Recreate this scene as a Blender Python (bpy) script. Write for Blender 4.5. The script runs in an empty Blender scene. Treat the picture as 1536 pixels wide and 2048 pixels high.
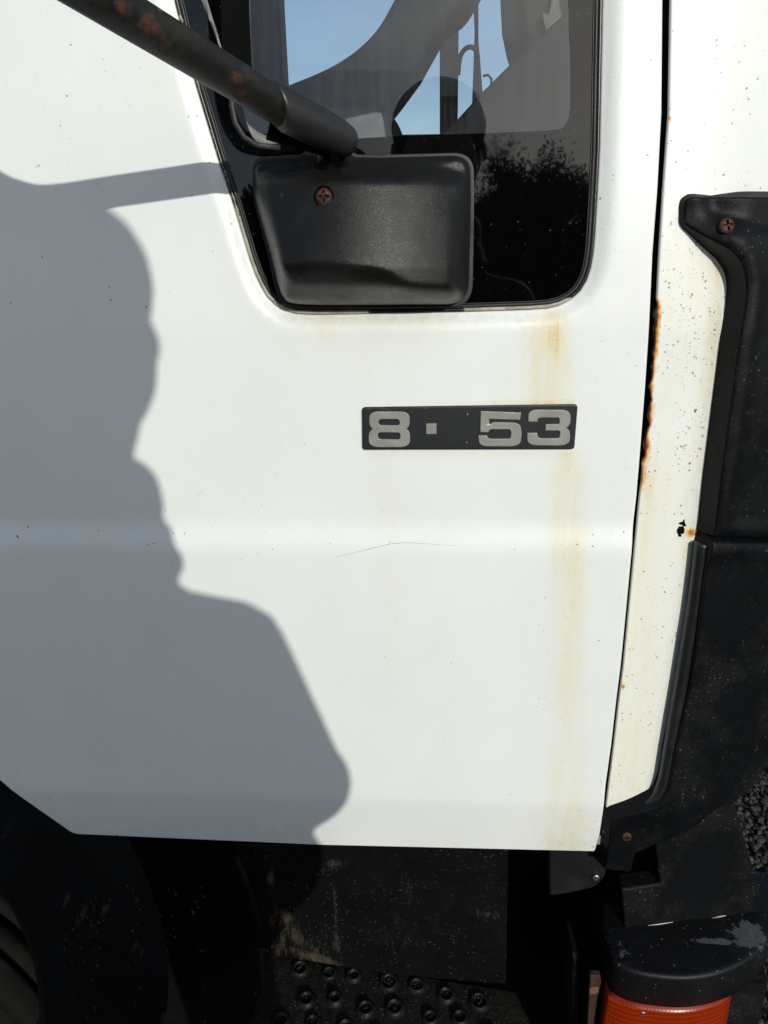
import bpy, bmesh, math, random
import numpy as np
from math import sin, cos, tan, pi, radians, sqrt, atan2
from mathutils import Vector, Matrix, Euler
from mathutils.geometry import delaunay_2d_cdt
random.seed(7); rng = np.random.default_rng(7)
SC = bpy.context.scene
COL = SC.collection

# ------------------------------------------------------------------ camera, sky, sun, exposure
F = 1479.0
CAM = np.array([0.0, -0.7, 1.4])
cd = bpy.data.cameras.new('camera'); cam = bpy.data.objects.new('camera', cd); COL.objects.link(cam)
Rm = Matrix.Rotation(radians(3.55), 3, 'Z') @ Matrix.Rotation(radians(70), 3, 'X') @ Matrix.Rotation(radians(-1.07), 3, 'Z')
cam.matrix_world = Matrix.Translation(Vector(CAM)) @ Rm.to_4x4()
cd.sensor_fit = 'VERTICAL'; cd.sensor_height = 36.0; cd.lens = 36.0 * F / 2048.0
cd.clip_start = 0.01; cd.clip_end = 3000
SC.camera = cam
R = np.array(Rm)
SUN = np.array([0.405, -1.0, 0.40]); SUN_U = SUN / np.linalg.norm(SUN)
elev = math.asin(SUN_U[2]); azim = atan2(SUN_U[0], SUN_U[1])

w = bpy.data.worlds.new('World'); SC.world = w; w.use_nodes = True
nt = w.node_tree; nt.nodes.clear()
def wn(t, **k):
    n = nt.nodes.new(t)
    for a, b in k.items(): setattr(n, a, b)
    return n
sky = wn('ShaderNodeTexSky', sky_type='NISHITA'); sky.sun_disc = False
sky.sun_elevation = elev; sky.sun_rotation = azim; sky.air_density = 1.0; sky.dust_density = 1.0; sky.ozone_density = 1.8
tc = wn('ShaderNodeTexCoord'); mp = wn('ShaderNodeMapping'); mp.inputs['Scale'].default_value = (1, 1, 3.2)
no = wn('ShaderNodeTexNoise'); no.inputs['Scale'].default_value = 2.6; no.inputs['Detail'].default_value = 8; no.inputs['Roughness'].default_value = .55
rp = wn('ShaderNodeValToRGB'); rp.color_ramp.elements[0].position = .42; rp.color_ramp.elements[1].position = .78
mx = wn('ShaderNodeMix', data_type='RGBA')
bg = wn('ShaderNodeBackground'); bg.inputs['Strength'].default_value = 0.11
# clouds shine brighter the closer they stand to the sun
dot = wn('ShaderNodeVectorMath', operation='DOT_PRODUCT'); dot.inputs[1].default_value = tuple(SUN_U)
mrg = wn('ShaderNodeMapRange'); mrg.inputs[1].default_value = .76; mrg.inputs[2].default_value = 1.0
cc = wn('ShaderNodeMix', data_type='RGBA'); cc.inputs[6].default_value = (2.7, 3.8, 5.25, 1); cc.inputs[7].default_value = (19.5, 19.0, 17.8, 1)
ad = wn('ShaderNodeMath', operation='MULTIPLY_ADD'); ad.inputs[1].default_value = .16
nt.links.new(tc.outputs['Generated'], dot.inputs[0]); nt.links.new(dot.outputs['Value'], mrg.inputs[0]); nt.links.new(mrg.outputs[0], cc.inputs[0]); nt.links.new(mrg.outputs[0], ad.inputs[0]); nt.links.new(cc.outputs[2], mx.inputs[7])
out = wn('ShaderNodeOutputWorld')
L = nt.links.new
L(tc.outputs['Generated'], mp.inputs[0]); L(mp.outputs[0], no.inputs['Vector']); L(no.outputs['Fac'], ad.inputs[2]); L(ad.outputs[0], rp.inputs[0])
L(rp.outputs[0], mx.inputs[0]); L(sky.outputs[0], mx.inputs[6]); L(mx.outputs[2], bg.inputs[0]); L(bg.outputs[0], out.inputs[0])

sd = bpy.data.lights.new('sun', 'SUN'); sd.energy = 2.85; sd.angle = radians(0.53); sd.color = (1.0, .965, .87)
so = bpy.data.objects.new('sun', sd); COL.objects.link(so); so.location = tuple(SUN_U * 30)
so.rotation_euler = Vector(SUN_U).to_track_quat('Z', 'Y').to_euler()
SC.view_settings.view_transform = 'Standard'; SC.view_settings.look = 'None'
SC.view_settings.exposure = 0; SC.view_settings.gamma = 1
SC.render.engine = 'CYCLES'
SC.cycles.max_bounces = 8; SC.cycles.transparent_max_bounces = 16

# ------------------------------------------------------------------ measuring helpers (photo pixel -> place on a surface y = ys(x, z))
def flat(Y): return lambda x, z: Y + 0 * np.asarray(x, float)
def P(px, py, ys=0.0):
    if not callable(ys): ys = flat(ys)
    d = R @ np.array([(px - 768) / F, -(py - 1024) / F, -1.0]); Y = 0.0
    for _ in range(12):
        t = (Y - CAM[1]) / d[1]; p = CAM + t * d; Y = float(ys(p[0], p[2]))
    return np.array([p[0], Y, p[2]])
def proj(pts):
    q = (np.asarray(pts) - CAM) @ R
    return 768 + F * q[:, 0] / -q[:, 2], 1024 - F * q[:, 1] / -q[:, 2]
def onz(px, py, Z):
    d = R @ np.array([(px - 768) / F, -(py - 1024) / F, -1.0]); return CAM + d * (Z - CAM[2]) / d[2]
def rnd(pts, closed=True):                       # pixel path with corner radii (x, y, r)
    o = []; n = len(pts)
    for i, p in enumerate(pts):
        r = p[2] if len(p) > 2 else 0; c = np.array(p[:2], float)
        if r == 0 or (not closed and i in (0, n - 1)): o.append(c); continue
        a = np.array(pts[i - 1][:2], float) - c; b = np.array(pts[(i + 1) % n][:2], float) - c
        la, lb = np.linalg.norm(a), np.linalg.norm(b); a /= la; b /= lb
        ra, rb = min(r, la * .49), min(r, lb * .49)
        for k in range(9):
            t = k / 8; o.append(c + a * ra * (1 - t) ** 2 + b * rb * t ** 2)
    return o
def dens(pl, step, closed=True):
    pl = np.asarray(pl, float); o = []; n = len(pl)
    for i in range(n if closed else n - 1):
        a, b = pl[i], pl[(i + 1) % n]; l = np.linalg.norm(b - a)
        if l < 1e-7: continue
        k = max(1, int(math.ceil(l / step)))
        for j in range(k): o.append(a + (b - a) * j / k)
    if not closed: o.append(pl[-1])
    return np.array(o)
def inside(pts, poly):
    x, y = pts[:, 0], pts[:, 1]; r = np.zeros(len(pts), bool); n = len(poly)
    for i in range(n):
        x1, y1 = poly[i]; x2, y2 = poly[(i + 1) % n]
        if y1 == y2: continue
        c = ((y1 > y) != (y2 > y)) & (x < (x2 - x1) * (y - y1) / (y2 - y1) + x1); r ^= c
    return r
def dist(pts, loops):
    d = np.full(len(pts), 1e9)
    for lp in loops:
        n = len(lp)
        for i in range(n):
            a = lp[i]; b = lp[(i + 1) % n]; ab = b - a; l2 = ab @ ab
            if l2 < 1e-14: continue
            t = np.clip(((pts - a) @ ab) / l2, 0, 1); q = pts - a - t[:, None] * ab
            d = np.minimum(d, np.einsum('ij,ij->i', q, q))
    return np.sqrt(d)
def ss(a, b, x): t = np.clip((np.asarray(x, float) - a) / (b - a), 0, 1); return t * t * (3 - 2 * t)
def ga(x, c, s): return np.exp(-((np.asarray(x, float) - c) / s) ** 2)

def link(name, me, mat, parent=None, smooth=True, stuff=None):
    if smooth: me.shade_smooth()
    if mat is not None:
        me.materials.append(mat)
    o = bpy.data.objects.new(name, me); COL.objects.link(o)
    if parent is not None: o.parent = parent
    if stuff: o['kind'] = stuff
    return o
def tag(o, label, cat, group=None):
    o['label'] = label; o['category'] = cat
    if group: o['group'] = group
    return o
def frombm(name, bm, mat, parent=None, smooth=True):
    me = bpy.data.meshes.new(name); bmesh.ops.recalc_face_normals(bm, faces=bm.faces); bm.to_mesh(me); bm.free()
    return link(name, me, mat, parent, smooth)

def sheet(name, px, mat, parent, ys=0.0, holes=(), step=.006, er=.0015, thick=.01, h=None, attr=None, xz=False, smooth=True, jitter=None, flare=0.0):
    """pressed sheet: outline and holes are paths; follows y = ys(x,z) + h(x,z,d); rounded edges and a return flange of real thickness"""
    if not callable(ys): ys = flat(ys)
    def loop(path):
        p = rnd(path)
        w_ = [q[:2] for q in p] if xz else [P(q[0], q[1], ys)[[0, 2]] for q in p]
        return dens(np.array(w_), step)
    loops = [loop(px)] + [loop(q) for q in holes]
    if jitter is not None: loops[0] = jitter(loops[0])
    o = loops[0]; mn, mxx = o.min(0), o.max(0)
    gx = np.arange(mn[0] + step * .5, mxx[0], step); gz = np.arange(mn[1] + step * .5, mxx[1], step)
    G = np.stack(np.meshgrid(gx, gz), -1).reshape(-1, 2)
    if len(G):
        G[:, 0] += rng.uniform(-.12, .12, len(G)) * step; G[:, 1] += rng.uniform(-.12, .12, len(G)) * step
        k = inside(G, o)
        for q in loops[1:]: k &= ~inside(G, q)
        G = G[k]
    rings = []
    for li, lp in enumerate(loops):                # offset rings that carry the rounded edge
        t = np.roll(lp, -1, 0) - np.roll(lp, 1, 0); t /= (np.linalg.norm(t, axis=1)[:, None] + 1e-12)
        nrm = np.stack([-t[:, 1], t[:, 0]], 1)
        ar = np.sum(lp[:, 0] * np.roll(lp[:, 1], -1) - np.roll(lp[:, 0], -1) * lp[:, 1])
        if (ar < 0) != (li > 0): nrm = -nrm
        for f in ((.12, .35, .65, 1.0, 1.6) if er > 0 else ()): rings.append(lp + nrm * er * f)
    rg = np.concatenate(rings) if rings else np.zeros((0, 2))
    if len(rg):
        k = inside(rg, o)
        for q in loops[1:]: k &= ~inside(rg, q)
        rg = rg[k]; rg = rg[dist(rg, loops) > er * .09]
    if len(G):
        dG = dist(G, loops); G = G[dG > max(er * 1.9, step * .45)]
    allv = np.concatenate(loops + [rg, G]); edges = []; s = 0
    for lp in loops:
        n = len(lp); edges += [(s + i, s + (i + 1) % n) for i in range(n)]; s += n
    vo, _, fo, _, _, _ = delaunay_2d_cdt([Vector(v) for v in allv], edges, [], 0, 1e-7)
    vo = np.array([(v[0], v[1]) for v in vo]); fo = np.array(fo)
    c = vo[fo].mean(1); k = inside(c, o)
    for q in loops[1:]: k &= ~inside(c, q)
    fo = fo[k]
    d = dist(vo, loops)
    y = ys(vo[:, 0], vo[:, 1]) + (np.zeros(len(vo)) if h is None else h(vo[:, 0], vo[:, 1], d))
    if er > 0: dd = np.clip(er - d, 0, er); y = y + er - np.sqrt(er * er - dd * dd * .999)
    V = np.stack([vo[:, 0], y, vo[:, 1]], 1)
    a = V[fo[:, 1]] - V[fo[:, 0]]; b = V[fo[:, 2]] - V[fo[:, 0]]
    flip = np.cross(a, b)[:, 1] > 0; fo[flip] = fo[flip][:, ::-1]
    faces = fo.tolist(); nv = len(V); nface = len(faces)
    if thick > 0:                                   # return flange on every boundary edge
        ec = {}
        for f in faces:
            for i in range(3):
                e = (f[i], f[(i + 1) % 3]); ec[e] = 1
        be = [e for e in ec if (e[1], e[0]) not in ec]
        ids = {}; ex = []; on = {}
        for e in be:
            q = V[e[1]] - V[e[0]]; c3 = V[e[0]] + q / 2; nn = np.array([q[2], -q[0]]); nn /= np.linalg.norm(nn) + 1e-12
            for v in e: on[v] = on.get(v, 0) + nn
        sg = 1.0
        if flare:
            e = be[0]; m2 = ((V[e[0]] + V[e[1]]) / 2)[[0, 2]]; nn = on[e[0]] / np.linalg.norm(on[e[0]]); sg = -1.0 if inside((m2 + nn * 1e-4)[None], o)[0] else 1.0
        for e in be:
            for v in e:
                if v not in ids:
                    u_ = on[v] / (np.linalg.norm(on[v]) + 1e-12) * sg * flare
                    ids[v] = nv + len(ex); ex += [V[v], V[v] + np.array([u_[0], thick, u_[1]])]
        V = np.concatenate([V, np.array(ex)])
        for u, v in be: faces.append([ids[v], ids[u], ids[u] + 1, ids[v] + 1])
    me = bpy.data.meshes.new(name); me.from_pydata(V.tolist(), [], faces); me.update()
    if attr is not None:
        X, Y2 = proj(V); A = attr(X, Y2, V[:, 0], V[:, 2], dist(V[:, [0, 2]], loops))
        ca = me.color_attributes.new('wear', 'FLOAT_COLOR', 'POINT'); ca.data.foreach_set('color', np.clip(A, 0, 1).astype(np.float32).ravel())
    return link(name, me, mat, parent, smooth)

def sweep(name, path, rad, mat, parent=None, seg=12, closed=False, flatten=None, caps=True, attr=None):
    path = [np.array(p, float) for p in path]; n = len(path); rad = rad if hasattr(rad, '__len__') else [rad] * n
    bm = bmesh.new(); rings = []; up = None
    for i in range(n):
        t = path[(i + 1) % n] - path[i - 1] if (closed or 0 < i < n - 1) else (path[1] - path[0] if i == 0 else path[-1] - path[-2])
        t = t / np.linalg.norm(t)
        if up is None: up = np.array([0, -1., 0]) if abs(t[1]) < .9 else np.array([0, 0, 1.])
        u = up - t * (up @ t); u /= np.linalg.norm(u); up = u if flatten is None else np.array([0, -1., 0]); v = np.cross(t, u)
        ra = rad[i]; rb = ra if flatten is None else ra * flatten
        rings.append([bm.verts.new(path[i] + u * rb * cos(a) + v * ra * sin(a)) for a in [2 * pi * k / seg for k in range(seg)]])
    for i in range(n if closed else n - 1):
        A, B = rings[i], rings[(i + 1) % n]
        for k in range(seg): bm.faces.new((A[k], A[(k + 1) % seg], B[(k + 1) % seg], B[k]))
    if caps and not closed: bm.faces.new(rings[0][::-1]); bm.faces.new(rings[-1])
    return frombm(name, bm, mat, parent)
def cr(pts, k=10):
    o = []; n = len(pts)
    for i in range(n - 1):
        a, b, c, d = pts[max(i - 1, 0)], pts[i], pts[i + 1], pts[min(i + 2, n - 1)]
        for j in range(k):
            t = j / k; o.append(.5 * ((2 * b) + (c - a) * t + (2 * a - 5 * b + 4 * c - d) * t * t + (3 * b - a - 3 * c + d) * t ** 3))
    return o + [pts[-1]]
def slab(name, px, y0, thick, mat, parent, r=.001, step=.03):      # flat board of real thickness, traced on the plane y0
    return sheet(name, px, mat, parent, y0, step=step, er=r, thick=thick)
def boxm(name, lo, hi, mat, parent=None, bev=.003):
    bm = bmesh.new(); bmesh.ops.create_cube(bm, size=1)
    for v in bm.verts: v.co = Vector([(lo[i] + hi[i]) / 2 + v.co[i] * (hi[i] - lo[i]) for i in range(3)])
    if bev: bmesh.ops.bevel(bm, geom=bm.edges[:], offset=bev, segments=2, affect='EDGES')
    return frombm(name, bm, mat, parent, False)
def screw(p, nrm, r, mat, parent, name='screw', ang=.3):            # domed cross-head screw with a washer edge
    bm = bmesh.new(); seg = 28; prof = [(1.0, -.25), (1.0, .05), (.93, .22), (.75, .36), (.5, .44), (.25, .47), (0.1, .47)]
    q = Vector(nrm).to_track_quat('Z', 'Y'); rings = []
    for rr, hh in prof:
        ring = []
        for k in range(seg):
            a = 2 * pi * k / seg
            x, y = rr * cos(a), rr * sin(a)
            xa, ya = x * cos(ang) + y * sin(ang), -x * sin(ang) + y * cos(ang)
            hz = hh
            if rr < .56 and (abs(xa) < .15 or abs(ya) < .15): hz -= .45
            ring.append(bm.verts.new(Vector(p) + q @ Vector((x * r, y * r, hz * r))))
        rings.append(ring)
    for A, B in zip(rings, rings[1:]):
        for k in range(seg): bm.faces.new((A[k], A[(k + 1) % seg], B[(k + 1) % seg], B[k]))
    bm.faces.new(rings[-1])
    return frombm(name, bm, mat, parent, False)

# ------------------------------------------------------------------ materials
class M:
    def __init__(s, name):
        s.m = bpy.data.materials.new(name); s.m.use_nodes = True; s.t = s.m.node_tree; s.t.nodes.clear()
        s.o = s.t.nodes.new('ShaderNodeOutputMaterial'); s.geo = s.t.nodes.new('ShaderNodeNewGeometry')
    def n(s, t, props=None, **inp):
        n = s.t.nodes.new('ShaderNode' + t)
        for a, b in (props or {}).items(): setattr(n, a, b)
        for k, v in inp.items():
            k = int(k[1:]) if k[0] == '_' else k.replace('_', ' ')
            s.set(n.inputs[k], v)
        return n
    def set(s, sock, v):
        if isinstance(v, bpy.types.NodeSocket): s.t.links.new(v, sock)
        elif isinstance(v, (tuple, list)) and sock.type == 'RGBA' and len(v) == 3: sock.default_value = (*v, 1)
        else: sock.default_value = v
    def pos(s, sc=(1, 1, 1)): return s.n('VectorMath', {'operation': 'MULTIPLY'}, _0=s.geo.outputs['Position'], _1=sc).outputs[0]
    def noise(s, scale, detail=3, rough=.5, v=None, dist=0):
        return s.n('TexNoise', None, Vector=v or s.geo.outputs['Position'], Scale=scale, Detail=detail, Roughness=rough, Distortion=dist).outputs['Fac']
    def math(s, op, a, b=0.0, c=None):
        n = s.n('Math', {'operation': op}, _0=a, _1=b)
        if c is not None: s.set(n.inputs[2], c)
        return n.outputs[0]
    def mr(s, v, a, b, c=0.0, d=1.0): return s.n('MapRange', None, _0=v, _1=a, _2=b, _3=c, _4=d).outputs[0]
    def mix(s, f, a, b):
        n = s.n('Mix', {'data_type': 'RGBA'}); s.set(n.inputs[0], f); s.set(n.inputs[6], a); s.set(n.inputs[7], b); return n.outputs[2]
    def fmix(s, f, a, b):
        n = s.n('Mix', {'data_type': 'FLOAT'}); s.set(n.inputs[0], f); s.set(n.inputs[2], a); s.set(n.inputs[3], b); return n.outputs[0]
    def specks(s, scale, size, dens, stretch=(1, 1, 1)):      # scattered small marks: 0..1
        v = s.pos(stretch)
        wob = s.n('TexNoise', None, Vector=v, Scale=scale * 1.7, Detail=2.0).outputs['Color']
        v2 = s.n('VectorMath', {'operation': 'MULTIPLY_ADD'}, _0=wob, _1=(.9 / scale,) * 3, _2=v).outputs[0]
        vo = s.n('TexVoronoi', None, Vector=v2, Scale=scale)
        cr = s.n('SeparateColor', None, _0=vo.outputs['Color'])
        on = s.math('LESS_THAN', cr.outputs[0], dens)
        sz = s.math('MULTIPLY', s.math('POWER', cr.outputs[1], 1.3), size)
        return s.math('MULTIPLY', on, s.math('LESS_THAN', vo.outputs['Distance'], sz))
    def bump(s, h, strength=.2, d=.001, normal=None):
        n = s.n('Bump', None, Strength=strength, Distance=d, Height=h)
        if normal is not None: s.set(n.inputs['Normal'], normal)
        return n.outputs[0]
    def pr(s, col, rough=.5, metal=0.0, spec=.5, normal=None, **k):
        n = s.n('BsdfPrincipled', None, Base_Color=col, Roughness=rough, Metallic=metal, **k)
        n.inputs['Specular IOR Level'].default_value = spec if not isinstance(spec, bpy.types.NodeSocket) else .5
        if isinstance(spec, bpy.types.NodeSocket): s.t.links.new(spec, n.inputs['Specular IOR Level'])
        if normal is not None: s.t.links.new(normal, n.inputs['Normal'])
        return n.outputs[0]
    def done(s, sh): s.t.links.new(sh, s.o.inputs[0]); return s.m

def wear(m):
    a = m.n('Attribute', {'attribute_name': 'wear'}); c = m.n('SeparateColor', None, _0=a.outputs['Color'])
    return c.outputs[0], c.outputs[1], c.outputs[2], a.outputs['Alpha']

def mk_paint(name, white):
    m = M(name); st, sp, ru, gr = wear(m)
    n1 = m.noise(28, 6, .62, m.pos((1, 1, .35))); n2 = m.noise(420, 4, .65); n3 = m.noise(6, 3)
    dr = m.mr(m.noise(95, 5, .7, m.pos((1, 1, .045)), .2), .34, .66, .45, 1.35)
    f = m.math('MULTIPLY', m.math('MULTIPLY', st, dr), m.math('ADD', m.mr(n1, .3, .7, .35, 1.3), m.mr(n2, .35, .75, -.25, .4)))
    base = m.mix(m.mr(n3, .35, .65), white, tuple(c * .965 for c in white))
    big = m.mr(m.noise(5, 4, .6, m.pos((1, 1, .7))), .35, .68)
    base = m.mix(m.math('MULTIPLY', m.mr(m.noise(11, 7, .72, m.pos((1, 1, .45))), .5, .75), .16), base, (.62, .62, .55))
    sp = m.math('MULTIPLY', sp, m.mr(m.noise(13, 4, .7), .40, .66, .12, 1.9))
    col = m.mix(m.mr(f, .0, .34), base, (.72, .685, .53)); col = m.mix(m.mr(f, .40, 1.0), col, (.68, .44, .13))
    g2 = m.math('MULTIPLY', gr, m.mr(m.noise(150, 6, .75, m.pos((1, 1, .6))), .33, .72))
    col = m.mix(g2, col, (.17, .16, .125))
    d1 = m.specks(330, .40, m.math('MULTIPLY', sp, .62)); d2 = m.specks(120, .16, m.math('MULTIPLY', sp, .6)); d3 = m.specks(700, .5, m.math('MULTIPLY', sp, .6))
    col = m.mix(m.math('MULTIPLY', d3, .35), col, (.33, .31, .27))
    col = m.mix(m.math('MULTIPLY', d1, .75), col, (.16, .155, .14)); col = m.mix(m.math('MULTIPLY', d2, .92), col, (.045, .04, .035))
    rn = m.math('ADD', ru, m.mr(m.noise(170, 5, .7, m.pos((1, 1, .5))), .3, .7, -.22, .22))
    on = m.math('GREATER_THAN', ru, .004)
    halo = m.math('MULTIPLY', on, m.mr(rn, .12, .38)); core = m.math('MULTIPLY', on, m.mr(rn, .42, .5)); dark = m.math('MULTIPLY', on, m.mr(rn, .6, .68))
    col = m.mix(halo, col, (.66, .36, .09)); col = m.mix(core, col, (.42, .13, .02)); col = m.mix(dark, col, (.035, .016, .01))
    nb = m.noise(900, 2)
    ro = m.fmix(m.math('MAXIMUM', core, g2), m.mr(m.noise(14, 4), .3, .7, .3, .42), .8)
    return m.done(m.pr(col, ro, 0, .45, m.bump(m.math('SUBTRACT', m.mr(m.noise(9, 2), 0, 1, 0, .6), m.math('ADD', core, d2)), .16, .0012)))
PAINT = mk_paint('white_cab_paint', (.765, .80, .79))

def mk_plastic(name, col, rough=.45, grain=900, gs=.25, dirt=.5, dcol=(.12, .11, .095), spec=.5, sp=0.25, scuff=0.0):
    m = M(name); base = m.mix(m.mr(m.noise(22, 5, .6), .3, .7), col, tuple(c * 1.6 for c in col))
    g = m.specks(260, .34, sp * .4); g2 = m.specks(110, .14, sp * .35); g3 = m.specks(520, .45, sp * .3)
    patch = m.mr(m.noise(15, 5, .7), .46, .68)
    g = m.math('MULTIPLY', m.math('MAXIMUM', m.math('MAXIMUM', g, g3), g2), m.math('ADD', m.math('MULTIPLY', patch, .95), .05))
    c = m.mix(m.math('MULTIPLY', patch, .10 * dirt), base, dcol)
    c = m.mix(m.math('MULTIPLY', g, dirt), c, tuple(x * 2.0 for x in dcol))
    if scuff:
        s1 = m.noise(60, 7, .8, m.pos((1, 1, 3.0)), .4)
        c = m.mix(m.math('MULTIPLY', m.mr(s1, .60, .66), scuff), c, (.10, .10, .10))
    ro = m.fmix(patch, rough, min(1, rough + .2))
    return m.done(m.pr(c, ro, 0, spec, m.bump(m.math('ADD', m.noise(grain, 2), m.math('MULTIPLY', m.noise(60, 3), .6)), gs, .0008)))
MIRROR = mk_plastic('grained_black_plastic', (.0055, .0054, .0052), .27, 1500, .34, .2, sp=.05, spec=.27)
BLACK = mk_plastic('weathered_black_bumper_plastic', (.0018, .0023, .0031), .46, 650, .3, .8, dcol=(.055, .057, .057), sp=.5, spec=.15)
SCUFFED = mk_plastic('scuffed_black_bumper_plastic', (.0028, .0033, .0042), .5, 650, .35, .8, dcol=(.06, .06, .06), sp=.5, scuff=.35, spec=.22)
SMOOTHB = mk_plastic('smooth_black_plastic', (.006, .0065, .008), .38, 500, .12, .35, sp=.12)
RUBBER = mk_plastic('black_rubber', (.009, .009, .0095), .5, 700, .2, .5)
DARK = mk_plastic('dark_chassis_paint', (.0012, .0014, .0019), .6, 200, .3, .7, dcol=(.035, .031, .026), sp=.4, spec=.13)
MUD = mk_plastic('muddy_step_paint', (.0035, .0035, .0032), .6, 140, .8, 1.0, dcol=(.05, .040, .026), sp=.8, spec=.3)

def mk_smear(name, col, mud, rough=.55, spec=.15, sp=.3):
    m = M(name); st, a1, a2, a3 = wear(m)
    n = m.noise(90, 7, .75, m.pos((1.6, 1, .45)), .6); nf = m.noise(420, 4, .7)
    f = m.math('MULTIPLY', m.math('GREATER_THAN', st, .01), m.mr(m.math('ADD', st, m.math('ADD', m.mr(n, .3, .7, -.42, .30), m.mr(nf, .3, .7, -.16, .16))), .18, .62))
    base = m.mix(m.mr(m.noise(14, 6, .7), .35, .7), col, tuple(c * 2.6 for c in col))
    c = m.mix(m.math('MULTIPLY', m.math('MULTIPLY', m.specks(300, .32, sp), .9), m.mr(m.noise(12, 4, .7), .42, .66, .08, 1.0)), base, tuple(x * 1.3 for x in mud))
    sc = m.mr(m.noise(70, 3, .6, m.pos((.25, 1, 3.5)), 1.0), .66, .70); c = m.mix(m.math('MULTIPLY', sc, .25), c, (.03, .03, .03))
    c = m.mix(m.math('MULTIPLY', f, .85), c, m.mix(m.mr(m.noise(60, 4), .35, .65), mud, tuple(x * .42 for x in mud)))
    return m.done(m.pr(c, m.fmix(f, rough, .95), 0, spec, m.bump(m.math('ADD', m.noise(160, 4, .6), m.math('MULTIPLY', f, 1.5)), .4, .001)))
def smears(X, Y, L_):
    a = np.zeros(len(X))
    for cx, cy, ln, wd, ang, k in L_:
        u = (X - cx) * cos(ang) + (Y - cy) * sin(ang); v = -(X - cx) * sin(ang) + (Y - cy) * cos(ang); a = np.maximum(a, k * np.exp(-(u / ln) ** 2 - (v / wd) ** 2))
    return a
def mk_mud():
    m = M('muddy_step_tread'); n = m.noise(70, 8, .75, None, .5); n2 = m.noise(300, 5, .75)
    c = m.mix(m.mr(n, .42, .62), (.0016, .0016, .0015), (.012, .0088, .005)); c = m.mix(m.math('MULTIPLY', m.mr(n2, .55, .70), m.mr(n, .40, .60)), c, (.045, .032, .017))
    c = m.mix(m.math('MULTIPLY', m.specks(260, .30, .18), .8), c, (.10, .085, .06))
    return m.done(m.pr(c, m.mr(n2, .3, .7, .4, .95), 0, .3, m.bump(m.math('ADD', n, n2), .9, .002)))
def mk_screwmat():
    m = M('rusty_screw_steel'); n = m.noise(700, 4, .7)
    c = m.mix(m.mr(n, .35, .65), (.035, .014, .010), (.105, .046, .032))
    return m.done(m.pr(c, .6, .3, .4, m.bump(n, .5, .0005)))
SCREW = mk_screwmat(); MUD = mk_mud()
STEPP = mk_smear('black_step_riser_paint', (.0013, .0015, .0018), (.075, .058, .038)); ARCHP = mk_smear('black_arch_guard_plastic', (.0012, .0017, .0022), (.045, .046, .044), sp=.08)
def simple(name, col, rough=.5, metal=0.0, spec=.5, ns=60, amt=.25, b=.1):
    m = M(name); n = m.noise(ns, 4, .6)
    return m.done(m.pr(m.mix(m.mr(n, .3, .7), col, tuple(c * (1 - amt) for c in col)), rough, metal, spec, m.bump(n, b, .001)))
STEEL = simple('bright_screw_steel', (.35, .34, .31), .35, .9, ns=900)
VOID = simple('dark_body_and_gap_shade', (.0022, .0024, .003), .9, spec=.12)  # near-black; also stands in for shade in gaps
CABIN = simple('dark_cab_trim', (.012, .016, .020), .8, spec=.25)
CABIN2 = simple('grey_cab_trim', (.20, .20, .195), .7)
INNER = simple('cream_cab_seal', (.40, .40, .38), .5)
BADGE = simple('black_badge_plastic', (.013, .016, .019), .42, ns=300, b=.06)
def mk_digit():
    m = M('dull_silver_lettering'); n = m.noise(50, 5, .6); n2 = m.noise(900, 2)
    c = m.mix(m.mr(n, .35, .7), (.245, .245, .225), (.31, .31, .29)); c = m.mix(m.math('MULTIPLY', m.specks(300, .3, .2), .4), c, (.12, .12, .11))
    return m.done(m.pr(c, .42, .15, .5, m.bump(n2, .1, .0003)))
DIGIT = mk_digit()

def mk_arm():
    m = M('chipped_rusty_mirror_arm'); p = m.noise(17, 4, .6, None, .3); n = m.noise(120, 6, .7)
    c = m.mix(m.mr(n, .3, .7), (.0075, .0073, .0072), (.014, .013, .0115))
    moss = m.mr(m.noise(30, 5, .6), .50, .66); c = m.mix(m.math('MULTIPLY', moss, .5), c, (.04, .036, .018))
    a = m.n('Attribute', {'attribute_name': 'wear'}); sp = m.n('SeparateColor', None, _0=a.outputs['Color']).outputs[0]
    r = m.mr(m.math('ADD', sp, m.mr(n, .25, .75, -.38, .3)), .22, .5)
    c = m.mix(m.math('MULTIPLY', r, .85), c, m.mix(m.mr(m.noise(300, 3), .4, .6), (.085, .032, .018), (.045, .020, .013)))
    c = m.mix(m.math('MULTIPLY', m.specks(90, .22, .10), .8), c, (.13, .13, .08))
    return m.done(m.pr(c, m.fmix(r, .45, .8), 0, .35, m.bump(m.math('ADD', n, r), .35, .001)))
ARM = mk_arm()
def mk_seal():
    m = M('window_seal_strip'); a = m.n('Attribute', {'attribute_name': 'wear'}); s = m.n('SeparateColor', None, _0=a.outputs['Color'])
    n = m.noise(160, 5, .7); f = m.mr(m.math('ADD', s.outputs[0], m.mr(n, .3, .7, -.22, .22)), .45, .55)
    g = m.mix(m.mr(m.noise(90, 4), .35, .65), (.42, .40, .34), (.26, .235, .18))
    c = m.mix(f, (.008, .008, .0085), g)
    c = m.mix(m.math('MULTIPLY', m.specks(260, .3, .35), .7), c, (.05, .04, .03))
    return m.done(m.pr(c, m.fmix(f, .3, .5), 0, .5, m.bump(n, .3, .0006)))
SEAL = mk_seal()

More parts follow.
